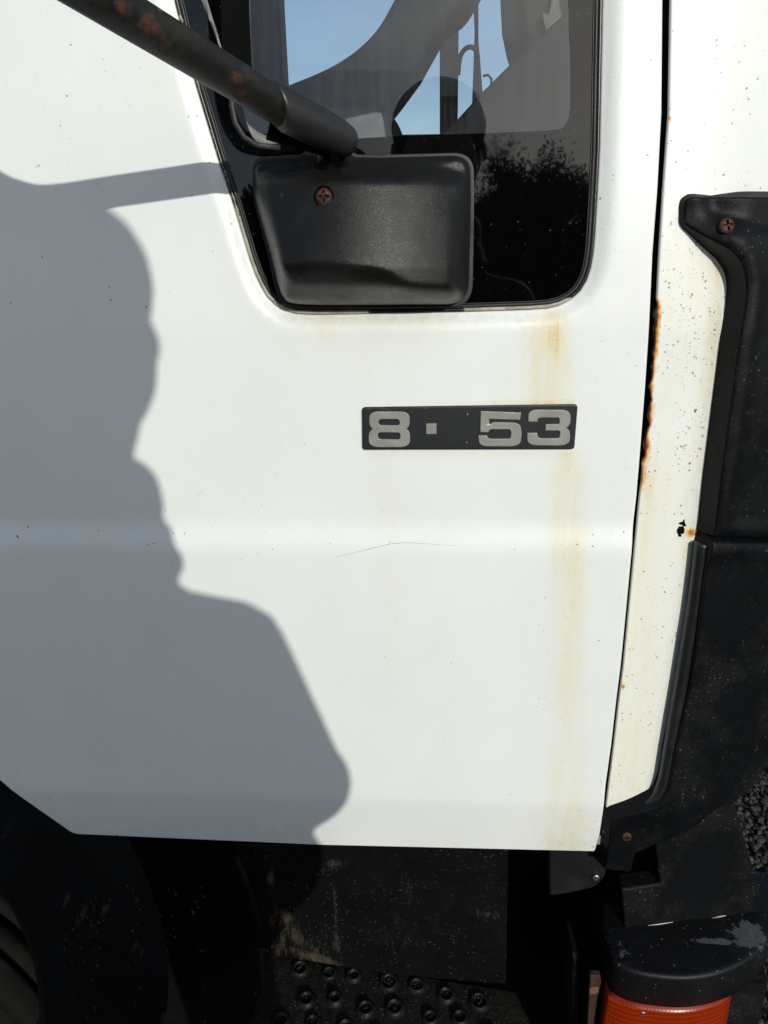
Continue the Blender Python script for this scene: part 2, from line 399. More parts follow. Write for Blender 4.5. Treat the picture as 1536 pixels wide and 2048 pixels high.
def mk_frit():
    m = M('black_window_border_glass')
    d = m.specks(420, .35, .10); sm = m.mr(m.noise(25, 5, .7), .55, .8)
    c = m.mix(m.math('MULTIPLY', d, .5), (.0012, .0013, .0015), (.08, .08, .075))
    s1 = m.pr(c, m.mr(sm, 0, 1, .02, .05), 0, .5)
    return m.done(s1)
FRIT = mk_frit()
def mk_glass():
    m = M('dusty_window_glass')
    fr = m.n('Fresnel', None, IOR=1.62).outputs[0]
    tr = m.n('BsdfTransparent', None, Color=(.80, .84, .86)).outputs[0]
    gl = m.n('BsdfGlossy', None, Color=(1, 1, 1), Roughness=.0).outputs[0]
    dust = m.n('BsdfDiffuse', None, Color=(.42, .42, .40)).outputs[0]
    st = m.noise(120, 4, .7, m.pos((1, 1, .06)))
    dp = m.math('ADD', m.mr(st, .40, .72, .006, .045), m.math('MULTIPLY', m.specks(170, .10, .10), .4))
    a = m.n('MixShader', None, _0=fr, _1=tr, _2=gl).outputs[0]
    return m.done(m.n('MixShader', None, _0=dp, _1=a, _2=dust).outputs[0])
GLASS = mk_glass()
def mk_lens():
    m = M('orange_indicator_lens'); p = m.geo.outputs['Position']; sx = m.n('SeparateXYZ', None, _0=p)
    w1 = m.math('SINE', m.math('MULTIPLY', sx.outputs[2], 2 * pi / .008)); w2 = m.math('SINE', m.math('MULTIPLY', sx.outputs[0], 2 * pi / .0045))
    g = m.math('MULTIPLY', m.mr(w1, .80, .98), 1.0); h = m.math('ADD', g, m.math('MULTIPLY', m.mr(w2, .3, 1), .25))
    c = m.mix(m.math('MULTIPLY', h, .55), (.19, .013, .0006), (.36, .048, .002))
    c = m.mix(m.math('MULTIPLY', m.specks(300, .3, .2), .5), c, (.1, .03, .01))
    return m.done(m.pr(c, .25, 0, .4, m.bump(h, .14, .001)))
LENS = mk_lens()
def mk_rustbar():
    m = M('flaking_rusty_bracket'); n = m.noise(60, 5, .7); c = m.mix(m.mr(n, .42, .5), (.030, .014, .010), (.045, .022, .015)); c = m.mix(m.mr(m.noise(38, 3), .60, .64), c, (.14, .08, .03))
    return m.done(m.pr(c, .75, 0, .3, m.bump(n, .7, .002)))
RUSTBAR = mk_rustbar()
def mk_ground():
    m = M('dark_gravel_bed'); n = m.noise(90, 6, .7); return m.done(m.pr(m.mix(n, (.012, .011, .010), (.05, .047, .042)), .9, 0, .3, m.bump(n, .8, .01)))
def mk_stone():
    m = M('dark_gravel_stone'); oi = m.n('Attribute', {'attribute_name': 'wear'}); c = m.n('SeparateColor', None, _0=oi.outputs['Color'])
    n = m.noise(160, 5, .7); a = m.mix(c.outputs[0], (.009, .0078, .0068), (.056, .048, .038)); a = m.mix(m.mr(n, .35, .7, 0, .4), a, (.075, .068, .056))
    return m.done(m.pr(a, .75, 0, .4, m.bump(n, .6, .002)))
GROUND = mk_ground(); STONE = mk_stone()

# ------------------------------------------------------------------ the shape of the cab side: y = body(x, z), street side is -y
ZB = P(700, 672)[2]; ZC1 = P(600, 1036)[2]; ZC2 = P(600, 1104)[2]; ZL = P(300, 1578)[2]
TB = tan(radians(3.3))
def body(x, z):
    z = np.asarray(z, float); x = np.asarray(x, float)
    up = np.clip(z - ZB, 0, None); y = TB * up * up / (up + .012)
    y = y - .0062 * ss(0, 1, (ZC1 - z) / (ZC1 - ZC2))
    dn = np.clip(ZL - z, 0, None); y = y + tan(radians(9)) * dn * dn / (dn + .006)
    return y + 0 * x
XF = P(1345, 600)[0]
def front(x, z):                                   # front corner panel: set back 7 mm, rolls round towards the windscreen
    x = np.asarray(x, float); u = np.clip(x - XF, 0, None)
    b = TB * np.clip(np.asarray(z, float) - ZB, 0, None)
    return .008 + b + .9 * u * u / (.30 + u)

truck = bpy.data.objects.new('truck', None); COL.objects.link(truck)
tag(truck, 'weathered white truck cab with black plastic trim and rust streaks', 'truck')

# ------------------------------------------------------------------ door skin
win = [(338, -60), (346, 0), (387, 163), (432, 312), (465, 411), (484, 475), (497, 518), (508, 548), (519, 572), (532, 594), (549, 611), (568, 622), (590, 628), (625, 630), (700, 629), (935, 624), (1060, 620), (1098, 617), (1122, 611), (1145, 599), (1163, 582), (1176, 560), (1184, 535), (1189, 505), (1192, 470), (1197, 390), (1202, 293), (1208, 0), (1209, -60), (1214, -520, 60), (250, -520, 60)]
door_px = [(1352, -620), (1326, 0), (1324, 226), (1316, 377), (1306, 507), (1298, 673), (1291, 777), (1283, 881), (1274, 990), (1263, 1116), (1252, 1232), (1242, 1334), (1233, 1404), (1223, 1492), (1212, 1570), (1200, 1668), (1190, 1704, 5),
           (640, 1691), (146, 1669, 14), (0, 1562), (-130, 1466, 60), (-420, 1400, 60), (-900, 1300), (-900, -620)]
def door_h(x, z, d): return 0 * d
win_xz = None
def door_attr(X, Y, x, z, d):
    n = len(X); A = np.zeros((n, 4))
    s = .50 * ga(X, 1103 + (Y - 620) * .06, 17) * ss(606, 630, Y) * (1 - ss(670, 735, Y))
    s = s + .33 * ss(1032, 1062, X) * (1 - ss(1132, 1158, X)) * ss(612, 650, Y) * (1 - ss(812, 830, Y)) * (.55 + .45 * ga(X, 1105, 40))
    s = s + .30 * ga(Y, 806, 6) * ss(960, 1040, X) * (1 - ss(1140, 1160, X)) + .10 * ga(Y, 806, 5) * ss(730, 760, X) * (1 - ss(1130, 1160, X)) + .10 * ga(Y, 907, 9) * ss(735, 760, X) * (1 - ss(1120, 1150, X))
    s = s + .48 * ga(X, 1137, 18) * ss(896, 904, Y) * (1 - ss(915, 985, Y))
    cx = 1140 - (Y - 950) * .012
    s = s + .21 * ss(cx - 50, cx - 22, X) * (1 - ss(cx + 24, cx + 48, X)) * ss(905, 960, Y) * (1 - .3 * ss(1250, 1450, Y))
    s = s + .12 * ga(X, 1135, 25) * ga(Y, 1100, 60) + .12 * ga(X, 1135, 60) * ss(1560, 1660, Y)
    s = s + .13 * ss(560, 620, X) * (1 - ss(900, 1000, X)) * ga(Y, 645, 17) + .10 * ga(X, 650, 25) * ga(Y, 668, 25) + .12 * ga(X, 830, 10) * ga(Y, 665, 22)
    s = s + .06 * ga(X, 770, 20) * ss(920, 960, Y) * (1 - ss(1200, 1400, Y)) + .05 * ss(230, 320, X) * (1 - ss(380, 420, X)) * (1 - ss(200, 300, Y))
    A[:, 0] = s
    A[:, 1] = .012 + .10 * ga(X, 1130, 60) * ss(1000, 1060, Y) + .06 * ss(1150, 1200, X) + .05 * ga(X, 200, 160) * ga(Y, 250, 220) + .05 * ga(X, 90, 120) * ga(Y, 1600, 80) + .03 * ga(Y, 1060, 60)
    A[:, 3] = .20 * ga(Y, 1690, 30) * ss(1060, 1100, X) + .22 * ss(1600, 1680, Y) * (1 - ss(600, 760, X)) + .35 * ga(Y, 636, 9) * ss(520, 580, X) * (1 - ss(1100, 1160, X)) + .16 * ga(Y, 806, 3) * ss(725, 740, X) * (1 - ss(1140, 1160, X)) + .14 * ga(Y, 906, 5) * ss(725, 740, X) * (1 - ss(1140, 1160, X))
    return A
WL = dens(np.array([P(q[0], q[1], body)[[0, 2]] for q in rnd(win)]), .006)
def door_pressing(x, z, d):
    dw = dist(np.stack([x, z], 1), [WL]); return .0055 * (1 - ss(.0005, .0125, dw))
door = sheet('door', door_px, PAINT, truck, body, holes=[win], step=.0055, er=.0022, thick=.022, h=door_pressing, attr=door_attr)
door['label'] = 'white cab door with pressed crease, yellow rust streak and dirty lower edge'

# hairline scratch across the crease
sc_path = [P(x, y, lambda a, b: body(a, b) - .0001) for x, y in [(662, 1117), (700, 1108), (745, 1096), (780, 1088), (812, 1085), (860, 1088), (925, 1092)]]
sweep('scratch', sc_path, [.00006, .00012, .00018, .0002, .00018, .00012, .00005], simple('scratch_line', (.12, .12, .11)), door, seg=5)

# ------------------------------------------------------------------ window: strip, black border glass, clear pane
def offset(loop, dd):
    t = np.roll(loop, -1, 0) - np.roll(loop, 1, 0); t /= np.linalg.norm(t, axis=1)[:, None]
    nrm = np.stack([-t[:, 1], t[:, 0]], 1); ar = np.sum(loop[:, 0] * np.roll(loop[:, 1], -1) - np.roll(loop[:, 0], -1) * loop[:, 1])
    return loop + (nrm if ar > 0 else -nrm) * dd
window = bpy.data.objects.new('door_window', None); COL.objects.link(window); window.parent = truck
def strip(name, dd, r, yo, mat, fl, attrf=None):
    lp = offset(WL, dd); pts = [(p[0], float(body(p[0], p[1])) + yo, p[1]) for p in lp]
    o = sweep(name, pts, r, mat, window, seg=10, closed=True, flatten=fl)
    if attrf:
        V = np.array([v.co for v in o.data.vertices]); X, Y = proj(V); A = np.zeros((len(V), 4)); A[:, 0] = attrf(X, Y)
        ca = o.data.color_attributes.new('wear', 'FLOAT_COLOR', 'POINT'); ca.data.foreach_set('color', A.astype(np.float32).ravel())
    return o
def bare(X, Y):
    lowl = ss(380, 560, Y) * (1 - ss(728, 748, X)); lowr = ss(922, 935, X) * ss(585, 610, Y)
    return np.clip(.18 + .95 * lowl + 1.0 * lowr + .22 * (X < 700) , 0, 1)
strip('seal_trim', .0016, .0017, .0052, SEAL, .8, bare)
strip('seal', .0048, .0017, .0052, RUBBER, .9)
strip('seal_lip', .0070, .0006, .0052, SMOOTHB, 1.0)
def gl_s(off): return lambda x, z: body(x, z) + off
GO = .0058
opening = [(478, -520), (480, 0), (480, 190), (492, 248, 45), (512, 289, 34), (560, 287), (780, 273), (1092, 262, 30), (1141, 255, 62), (1139, 100), (1137, 0), (1136, -520)]
wl_in = [tuple(p) for p in offset(WL, .0045)]
ht = [tuple(P(q[0], q[1], gl_s(GO))[[0, 2]]) for q in rnd(opening)]
sheet('window_border', wl_in, FRIT, window, gl_s(GO), holes=[ht], step=.02, er=0, thick=.0015, xz=True)
sheet('window_pane', ht, GLASS, window, gl_s(GO + .0004), step=.02, er=0, thick=0, xz=True)
# sliding-pane seal seen inside the clear opening, and the pale rim at its rounded corner
gp = [P(x, y, gl_s(GO + .004)) for x, y in [(497, -60), (498, 0), (500, 60), (503, 130)]]
slab('pane_channel', [(462, -60), (497, -60), (498, 20), (503, 130), (486, 200), (470, 150), (444, 105), (441, 0)], gl_s(GO - .0012), .001, VOID, window, r=.0004)
sweep('channel_wire', gp, [.0006, .0009, .0007, .0011], CABIN2, window, seg=6)
cp = [P(x, y, gl_s(GO + .012)) for x, y in [(468, 205), (474, 232), (488, 258), (508, 276), (530, 284), (556, 286)]]
sweep('corner_rim', cp, [.003, .0045, .006, .0062, .0055, .004], INNER, window, seg=10)
rc = [P(x, y, gl_s(GO - .001)) for x, y in [(463, 180), (463, 212), (470, 246), (488, 275), (515, 291), (560, 296)]]
sweep('corner_seal', rc, .0026, RUBBER, window, seg=10, flatten=.5)
slab('reflection_strip', [(399, -10), (411, -10), (447, 108), (436, 88)], gl_s(GO - .0012), .001, CABIN2, window, r=.0003)  # thin grey strip standing in for a slanted reflection in the glass

# ------------------------------------------------------------------ inside of the cab, seen through the pane
cabin = bpy.data.objects.new('cab_interior', None); COL.objects.link(cabin); cabin.parent = truck
def ins(name, px, y, t, mat, r=.003): return slab(name, px, y, t, mat, cabin, r=r, step=.06)
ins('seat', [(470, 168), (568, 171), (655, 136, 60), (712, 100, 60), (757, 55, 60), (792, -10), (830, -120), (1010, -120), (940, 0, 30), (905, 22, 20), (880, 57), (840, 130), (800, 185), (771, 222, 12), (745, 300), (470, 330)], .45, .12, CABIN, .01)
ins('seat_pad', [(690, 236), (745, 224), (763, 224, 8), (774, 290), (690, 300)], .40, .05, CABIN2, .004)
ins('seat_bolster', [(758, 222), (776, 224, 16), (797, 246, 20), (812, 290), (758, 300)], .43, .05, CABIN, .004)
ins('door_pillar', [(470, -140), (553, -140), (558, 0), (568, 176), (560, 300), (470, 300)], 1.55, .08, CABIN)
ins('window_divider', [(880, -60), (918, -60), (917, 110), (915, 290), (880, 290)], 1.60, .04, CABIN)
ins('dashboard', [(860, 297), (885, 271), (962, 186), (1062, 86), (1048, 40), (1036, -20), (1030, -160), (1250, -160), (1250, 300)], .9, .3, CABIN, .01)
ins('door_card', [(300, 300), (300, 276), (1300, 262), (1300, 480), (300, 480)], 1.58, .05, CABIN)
ins('visor_patch', [(1085, 25), (1098, 28), (1104, 0), (1112, -30), (1124, 32), (1092, 62)], .88, .012, simple('pale_visor_card', (.09, .09, .085), .7), .001)
q = [P(x, y, 2.05) for x, y in [(916, 150), (921, 112), (935, 95), (950, 98), (956, 115)]]; sweep('outer_handle', cr(q, 6), .0075, CABIN, cabin, seg=8)
ins('mirror_stalk', [(944, -60), (957, -60), (957, 80), (966, 190), (955, 300), (941, 300), (947, 150), (950, 60)], 2.1, .02, CABIN)
q = [P(x, y, 2.02) for x, y in [(966, 152), (976, 150), (983, 158), (982, 172)]]; sweep('wiper_hook', q, .004, CABIN, cabin, seg=8)
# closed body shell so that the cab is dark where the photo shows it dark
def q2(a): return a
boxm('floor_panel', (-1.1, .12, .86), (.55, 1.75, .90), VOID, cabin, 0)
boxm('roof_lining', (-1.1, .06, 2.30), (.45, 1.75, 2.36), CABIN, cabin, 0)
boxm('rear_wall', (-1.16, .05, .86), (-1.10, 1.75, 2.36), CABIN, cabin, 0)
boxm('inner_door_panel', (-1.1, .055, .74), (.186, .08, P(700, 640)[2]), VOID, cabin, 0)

# ------------------------------------------------------------------ badge
badge_s = lambda x, z: body(x, z) - .0032
badge = sheet('badge', [(724, 815, 7), (1156, 809, 8), (1149, 899, 7), (725, 900, 7)], BADGE, truck, badge_s, step=.006, er=.0011, thick=.0042)
badge['label'] = 'black badge with silver number 8 and 53'
Z7 = lambda l: [(680 + p[0] / 2.954, 760 + p[1] / 2.954) + ((p[2] / 2.954,) if len(p) > 2 else ()) for p in l]
dig_s = lambda x, z: body(x, z) - .0046
def digit(n, o, hs=()): return sheet(n, Z7(o), DIGIT, badge, dig_s, holes=[Z7(h_) for h_ in hs], step=.0022, er=.0006, thick=.0016)
digit('digit_eight', [(172, 186, 60), (411, 188, 60), (412, 268, 30), (393, 291), (414, 312, 30), (413, 398, 70), (170, 398, 70), (168, 312, 30), (191, 291), (172, 268, 30)],
      [[(228, 232, 18), (352, 232, 18), (352, 269, 18), (228, 267, 18)], [(224, 310, 18), (356, 311, 18), (356, 353, 18), (224, 350, 18)]])
digit('digit_five', [(831, 184), (1070, 193), (1064, 237), (882, 231), (882, 264), (905, 250, 15), (1066, 252, 60), (1074, 320), (1066, 394, 75), (823, 392, 50), (817, 328), (869, 328), (876, 348, 18), (1009, 348, 18), (1011, 292, 20), (886, 292, 16), (876, 310), (828, 309)])
digit('digit_three', [(1112, 247), (1113, 176, 60), (1363, 177, 60), (1363, 262, 40), (1336, 285), (1362, 305, 30), (1357, 390, 75), (1107, 386, 60), (1105, 313), (1165, 313), (1172, 346, 24), (1298, 345, 18), (1300, 299, 14), (1213, 300), (1215, 262), (1297, 261, 12), (1296, 223, 12), (1171, 223, 24), (1166, 247)])
digit('dot', [(508, 258), (570, 258), (570, 321), (508, 321)])
for a, b in ((752, 204), (747, 370)):
    p = P(680 + a / 2.954, 760 + b / 2.954, badge_s); screw(p, (0, -1, 0), .0009, STEEL, badge, 'pin')

# ------------------------------------------------------------------ mirror foot on the window
base_px = [(511, 322, 26), (560, 318), (603, 315), (612, 309), (700, 308), (712, 315), (760, 316), (941, 311, 38), (942, 400), (937, 608, 46), (600, 610, 70), (566, 600, 60), (545, 512), (512, 395, 30)]
ms = lambda x, z: body(x, z) - .002
zc = P(700, 535, ms)[2]
cx_, cz_ = P(735, 460, ms)[[0, 2]]
def mirror_h(x, z, d):
    X, Y = proj(np.stack([x, np.full(len(x), -.03), z], 1))
    e = np.clip(d / .017, 0, 1); side = .031 * np.sqrt(np.clip(1 - (1 - e) ** 2.4, 0, 1))
    dx = (X - 700) * .00046
    bulge = np.clip(.020 - 2.7 * (dx - .004) ** 2, -.02, 1) * ss(0, 1, d / .022) + .017 * np.clip((Y - 345) / 185, 0, 1) * ss(0, 1, d / .02)
    ym = 528 + 75 * ss(740, 930, X) - 14 * ga(X, 640, 90)
    low = .026 * ss(0, 95, Y - ym) * ss(0, 1, d / .02)
    topb = .008 * (1 - ss(330, 372, Y)) * ss(0, 1, d / .012)
    return -(side + bulge - low - topb)
mbase = sheet('mirror_foot', base_px, MIRROR, truck, ms, step=.0028, er=.0008, thick=.004, h=mirror_h)
mbase['label'] = 'black grained plastic mirror foot cover with one rusty screw'
gs_ = [(505, 314, 26), (560, 311), (600, 309), (610, 303), (702, 302), (716, 309), (760, 309), (948, 304, 42), (949, 400), (945, 616, 50), (590, 617, 80), (556, 606, 70), (536, 512), (505, 395, 30)]
sheet('gasket', gs_, RUBBER, mbase, lambda x, z: body(x, z) + .0005, step=.006, er=.001, thick=.006)
def shp(px, py, lift):
    p = P(px, py, ms); 
    for _ in range(6):
        hh = float(mirror_h(np.array([p[0]]), np.array([p[2]]), dist(np.array([[p[0], p[2]]]), [MBL]))[0]); p = P(px, py, lambda a, b: ms(a, b) + hh - lift)
    return p
MBL = dens(np.array([P(a[0], a[1], ms)[[0, 2]] for a in rnd(base_px)]), .004)
p = shp(648, 394, .0004)
bm = bmesh.new()
for k in range(32):
    pass
bm.free()
sweep('screw_socket', [p + np.array([.0075 * cos(a), -.0002, .0082 * sin(a)]) for a in [2 * pi * k / 28 for k in range(28)]], .0009, VOID, mbase, seg=6, closed=True)
screw(p + np.array([0, .0006, 0]), (-.05, -1, .05), .0068, SCREW, mbase, ang=.05)

# ------------------------------------------------------------------ mirror arm, sleeve, mirror above the frame
ap = [P(690, 296, -.038), P(640, 264, -.038), P(560, 226, -.082), P(450, 157, -.120), P(300, 60, -.174), P(150, -35, -.224)]
A0, A1 = ap[1], ap[5]; ap = [ap[0], A0] + [A0 + (A1 - A0) * t for t in (.25, .5, .75, 1.0)]
e = ap[-1]; dv = (ap[-1] - ap[-3]); dv /= np.linalg.norm(dv)
ap += [e + dv * .05, e + dv * .085 + np.array([0, 0, .004]), e + dv * .125 + np.array([0, 0, .022]), e + dv * .15 + np.array([0, 0, .055]), e + dv * .16 + np.array([0, 0, .12]), e + dv * .16 + np.array([0, 0, .5])]
apath = cr(ap, 14)
arm = sweep('mirror_arm', apath, .0127, ARM, truck, seg=28)
arm['label'] = 'black tubular mirror arm with flaking rusty paint'
V = np.array([v.co for v in arm.data.vertices]); X, Y = proj(V); A = np.zeros((len(V), 4))
for a, b, s, k in ((295, 50, 24, .75), (245, 15, 22, .62), (475, 152, 14, .7), (480, 190, 20, .5), (330, 90, 22, .45), (560, 270, 40, .35)): A[:, 0] = np.maximum(A[:, 0], k * np.exp(-((X - a) ** 2 + (Y - b) ** 2) / s ** 2))
ca = arm.data.color_attributes.new('wear', 'FLOAT_COLOR', 'POINT'); ca.data.foreach_set('color', A.astype(np.float32).ravel())
# sleeve: rubber boot, lofted along its own axis, cut slanting at its open end
def loft(name, secs, mat, parent, seg=36, flat_=.9):
    bm = bmesh.new(); rings = []
    for i, (c, ax, ru, rv, sk) in enumerate(secs):
        ax = ax / np.linalg.norm(ax); u = np.array([0, -1., 0]); u = u - ax * (u @ ax); u /= np.linalg.norm(u); v = np.cross(ax, u)
        if v[2] < 0: v = -v
        rings.append([bm.verts.new(c + u * ru * cos(a) + v * rv * sin(a) + ax * sk * (-sin(a))) for a in [2 * pi * k / seg for k in range(seg)]])
    for A_, B_ in zip(rings, rings[1:]):
        for k in range(seg): bm.faces.new((A_[k], A_[(k + 1) % seg], B_[(k + 1) % seg], B_[k]))
    bm.faces.new(rings[-1]); bm.faces.new(rings[0][::-1])
    return frombm(name, bm, mat, parent)
tt = min(np.linspace(0, .4, 81), key=lambda t: abs(proj(np.array([A0 + (A1 - A0) * t]))[0][0] - 553)); c0 = A0 + (A1 - A0) * tt + np.array([0, -.001, -.0004]); c1 = P(700, 279, -.038); ax = c1 - c0
S_ = []
for t, rv, ru, sk, dz in ((0.0, .0134, .0140, .008, 0), (.012, .0148, .0152, .008, 0), (.05, .0152, .0156, .008, -.0003), (.3, .0153, .0158, .006, -.0008), (.6, .0146, .0155, .003, -.0014), (.8, .0134, .015, 0, -.0020), (.93, .0122, .014, 0, -.0026), (.985, .0108, .012, 0, -.003), (1.0, .0075, .009, 0, -.0035)):
    S_.append((c0 + ax * t + np.array([0, 0, dz]), ax, ru, rv, sk))
slv = loft('arm_sleeve', S_, mk_plastic('smooth_rubber_sleeve', (.013, .013, .0135), .42, 500, .1, .3, sp=.05), arm)
# foot of the arm: block up to the mirror foot, near-black for the shadow under the sleeve
loft('arm_foot', [(P(540 + 158 * t, 236 + 62 * t, -.058 + .028 * t) + np.array([0, 0, -.003]), np.array([1, .3, -.35]), .012, .0130 - .005 * t, 0) for t in (0, .1, .25, .5, .75, .95)], VOID, arm)
nk = [P(656, 292, -.036), P(656, 302, -.034), P(656, 313, -.030), P(656, 328, -.024)]
sweep('foot_neck', nk, [.004, .006, .009, .012], MIRROR, mbase, seg=24, flatten=.9)
top = apath[-1]
mh = boxm('mirror_head', tuple(top + np.array([-.06, -.13, -.02])), tuple(top + np.array([.05, .09, .36])), SMOOTHB, truck, .02)
boxm('mirror_glass', tuple(top + np.array([-.064, -.115, 0])), tuple(top + np.array([-.061, .075, .34])), simple('mirror_face', (.7, .7, .7), .03, 1.0), mh, 0)

# ------------------------------------------------------------------ front corner panel
fp_px = [(1342, -620), (1342, 0), (1338, 226), (1327, 377), (1319, 507), (1314, 605), (1309, 650), (1310, 700), (1304, 735), (1307, 760), (1299, 775), (1304, 800), (1297, 830), (1300, 850), (1291, 880), (1284, 960), (1279, 1000), (1268, 1116), (1257, 1232), (1247, 1334), (1238, 1404), (1228, 1492), (1218, 1570), (1206, 1670, 6), (1228, 1673), (1262, 1640), (1330, 1600), (1420, 1400), (1500, 1000), (1560, 700), (1760, 600), (1760, -620)]
def fj(lp):
    X, Y = proj(np.stack([lp[:, 0], front(lp[:, 0], lp[:, 1]), lp[:, 1]], 1)); m_ = (X < 1320) & (Y > 600) & (Y < 940)
    lp = lp.copy(); lp[m_, 0] += rng.uniform(-.0014, .0014, m_.sum()); return lp
def front_attr(X, Y, x, z, d):
    A = np.zeros((len(X), 4))
    le = np.interp(Y, [-600, 0, 377, 605, 735, 775, 830, 880, 1000, 1404, 1670], [1342, 1342, 1327, 1314, 1304, 1299, 1297, 1291, 1279, 1238, 1206])
    u = X - le
    A[:, 0] = .035 + .10 * ss(400, 520, Y) + .24 * ga(X, 1428, 16) * ga(Y, 540, 45) + .16 * ga(X, 1432, 22) * ga(Y, 680, 100) + .22 * ga(u, 14, 12) * ga(Y, 1100, 100) + .3 * ga(u, 14, 10) * ga(Y, 975, 35) \
        + .13 * ss(1180, 1300, Y) * ga(u, 30, 25) + .18 * ga(Y, 1630, 60) * ga(u, 20, 25) + .18 * ga(X, 1385, 22) * ga(Y, 1100, 35) - .08 * ga(X, 1370, 40) * ga(Y, 850, 90)
    A[:, 1] = .30 + .40 * ga(X, 1375, 45) * ss(420, 560, Y) * (1 - ss(1130, 1300, Y)) + .10 * ga(X, 1380, 30) * (1 - ss(300, 420, Y)) + .6 * ga(X, 1430, 16) * ga(Y, 640, 34) + .9 * ga(X, 1354, 14) * ga(Y, 440, 14) + .25 * ga(Y, 1610, 30)
    re = np.interp(Y, [453, 476, 519, 568, 694, 839, 964, 1068, 1195, 1354, 1500, 1600], [1364, 1396, 1438, 1450, 1436, 1420, 1403, 1395, 1373, 1348, 1324, 1296])
    A[:, 3] = .20 * ga(X, re - 4, 9) * ss(460, 520, Y) + .12 * ga(X, re - 14, 18) * ss(560, 700, Y) + .20 * ga(X, 1430, 20) * ga(Y, 640, 40) + .3 * ga(X, 1354, 12) * ga(Y, 438, 10) + .15 * ga(Y, 384, 10) * ss(1440, 1480, X) + .1 * ga(Y, 1600, 60)
    ru = .80 * ga(u, -2, 9) * ss(596, 612, Y) * (1 - ss(905, 930, Y)) + .48 * ga(u, 2, 9) * ga(Y, 945, 40) * (Y > 880) + .66 * ga(X, 1383, 14) * ga(Y, 1064, 10) + 0 * X + .55 * ga(X, 1339, 5) * ga(Y, 235, 6) + .6 * ga(X, 1246, 5) * ga(Y, 1373, 6) + .35 * ga(u, -1, 5) * ga(Y, 1000, 400) * 0
    A[:, 2] = ru
    return A
fpanel = sheet('front_panel', fp_px, PAINT, truck, front, step=.0042, er=.0014, thick=.003, attr=front_attr, jitter=fj)
fpanel['label'] = 'speckled yellowed white front corner panel with rusted edge'
chips = bmesh.new()
for (x_, y_, w_, h_) in ((1363, 1046, 8, 3), (1368, 1050, 4, 3), (1361, 1056, 7, 5), (1359, 1064, 7, 6), (1365, 1062, 4, 7), (1356, 1060, 3, 3), (1360, 1071, 4, 3), (1367, 1043, 2, 4)):
    c_ = P(x_, y_, front); ring = [chips.verts.new((c_[0] + w_ * .00052 * cos(a) * random.uniform(.6, 1.2), c_[1] - .0009, c_[2] + h_ * .00052 * sin(a) * random.uniform(.6, 1.2))) for a in [2 * pi * k / 11 for k in range(11)]]
    back = [chips.verts.new(v.co + Vector((0, .0012, 0))) for v in ring]; chips.faces.new(ring)
    for k in range(11): chips.faces.new((ring[k], ring[(k + 1) % 11], back[(k + 1) % 11], back[k]))
frombm('sealant_lump', chips, VOID, fpanel, False)
# near-black filler behind the shut line, the gap's shade put into its colour
sheet('door_gap_shade', [(1290, -640), (1400, -640), (1400, 300), (1345, 900), (1260, 1690, 5), (1150, 1690), (1230, 900)], VOID, truck, lambda x, z: front(x, z) + .016, step=.02, er=.001, thick=.02)
slab('sill_tab', [(1196, 1672), (1226, 1674, 6), (1214, 1688, 6), (1194, 1690)], .012, .003, simple('dull_primer', (.30, .30, .30), .7), truck, r=.0006, step=.01)

# ------------------------------------------------------------------ black corner trim
def trim_s(base):
    return lambda x, z: -.014 + base + .55 * np.clip(np.asarray(x, float) - .245, 0, None) ** 2 / (.10 + np.clip(np.asarray(x, float) - .245, 0, None)) + TB * np.clip(np.asarray(z, float) - ZB, 0, None)
up_s = trim_s(0)
PT = P(1368, 430, 0.0)[[0, 2]]
def up_s2(x, z):
    x = np.asarray(x, float); z = np.asarray(z, float); r_ = np.sqrt((x - PT[0]) ** 2 + (z - PT[1]) ** 2)
    return up_s(x, z) + .015 * (1 - ss(0, .062, r_))
udef_px = [(1383, 393), (1368, 401, 12), (1365, 447, 14), (1400, 469), (1430, 485), (1462, 502), (1479, 520, 20), (1490, 545, 20), (1493, 575, 20), (1489, 620), (1479, 676), (1474, 715), (1457, 839), (1440, 964), (1429, 1062), (1424, 1074, 8), (1800, 1066), (1800, 398)]
def uh(x, z, d):                                    # flat upper ledge over a raised ridge from the screw to the right, then a shallow field
    X, Y = proj(np.stack([x, up_s2(x, z), z], 1))
    ridge = 452 + (X - 1440) * .28
    return .010 * (1 - ss(-34, 6, Y - np.minimum(ridge, 478))) * ss(1390, 1440, X) - .0035 * ga(d, .010, .006) * (Y > 470)
cdef = sheet('corner_trim', udef_px, BLACK, truck, up_s2, step=.005, er=.003, thick=.030, h=uh, flare=.011)
cdef['label'] = 'black plastic upper corner trim with rusty screw'
p = P(1453, 452, lambda x, z: up_s2(x, z) - .001); screw(p, (.1, -1, .25), .0066, SCREW, cdef, ang=.2)
p2 = P(1445, 458, lambda x, z: up_s2(x, z) + .001)
lo_s = trim_s(.003)
ldef_px = [(1424, 1081, 6), (1412, 1146), (1405, 1207), (1395, 1281), (1383, 1366), (1370, 1427), (1355, 1492), (1347, 1538), (1340, 1577, 30), (1322, 1612, 20), (1273, 1629), (1224, 1643, 10), (1221, 1690), (1215, 1735), (1211, 1751, 4), (1266, 1757, 8), (1274, 1720, 4), (1324, 1695), (1389, 1656), (1435, 1619), (1472, 1605, 20), (1504, 1580), (1523, 1554), (1537, 1530), (1560, 1470), (1800, 1300), (1800, 1076)]
def lh(x, z, d):
    X, Y = proj(np.stack([x, lo_s(x, z), z], 1))
    return .012 * (1 - ss(1076, 1100, Y)) * ss(0, .01, d) * 0 + .008 * ss(1600, 1680, Y) * (1 - ss(1290, 1400, X)) - .004 * ga(Y, 1100, 18)
ldef = sheet('lower_corner_trim', ldef_px, BLACK, truck, lo_s, step=.005, er=.003, thick=.028, h=lh, flare=.012)
ldef['label'] = 'black plastic lower corner trim stepping down to the bumper'
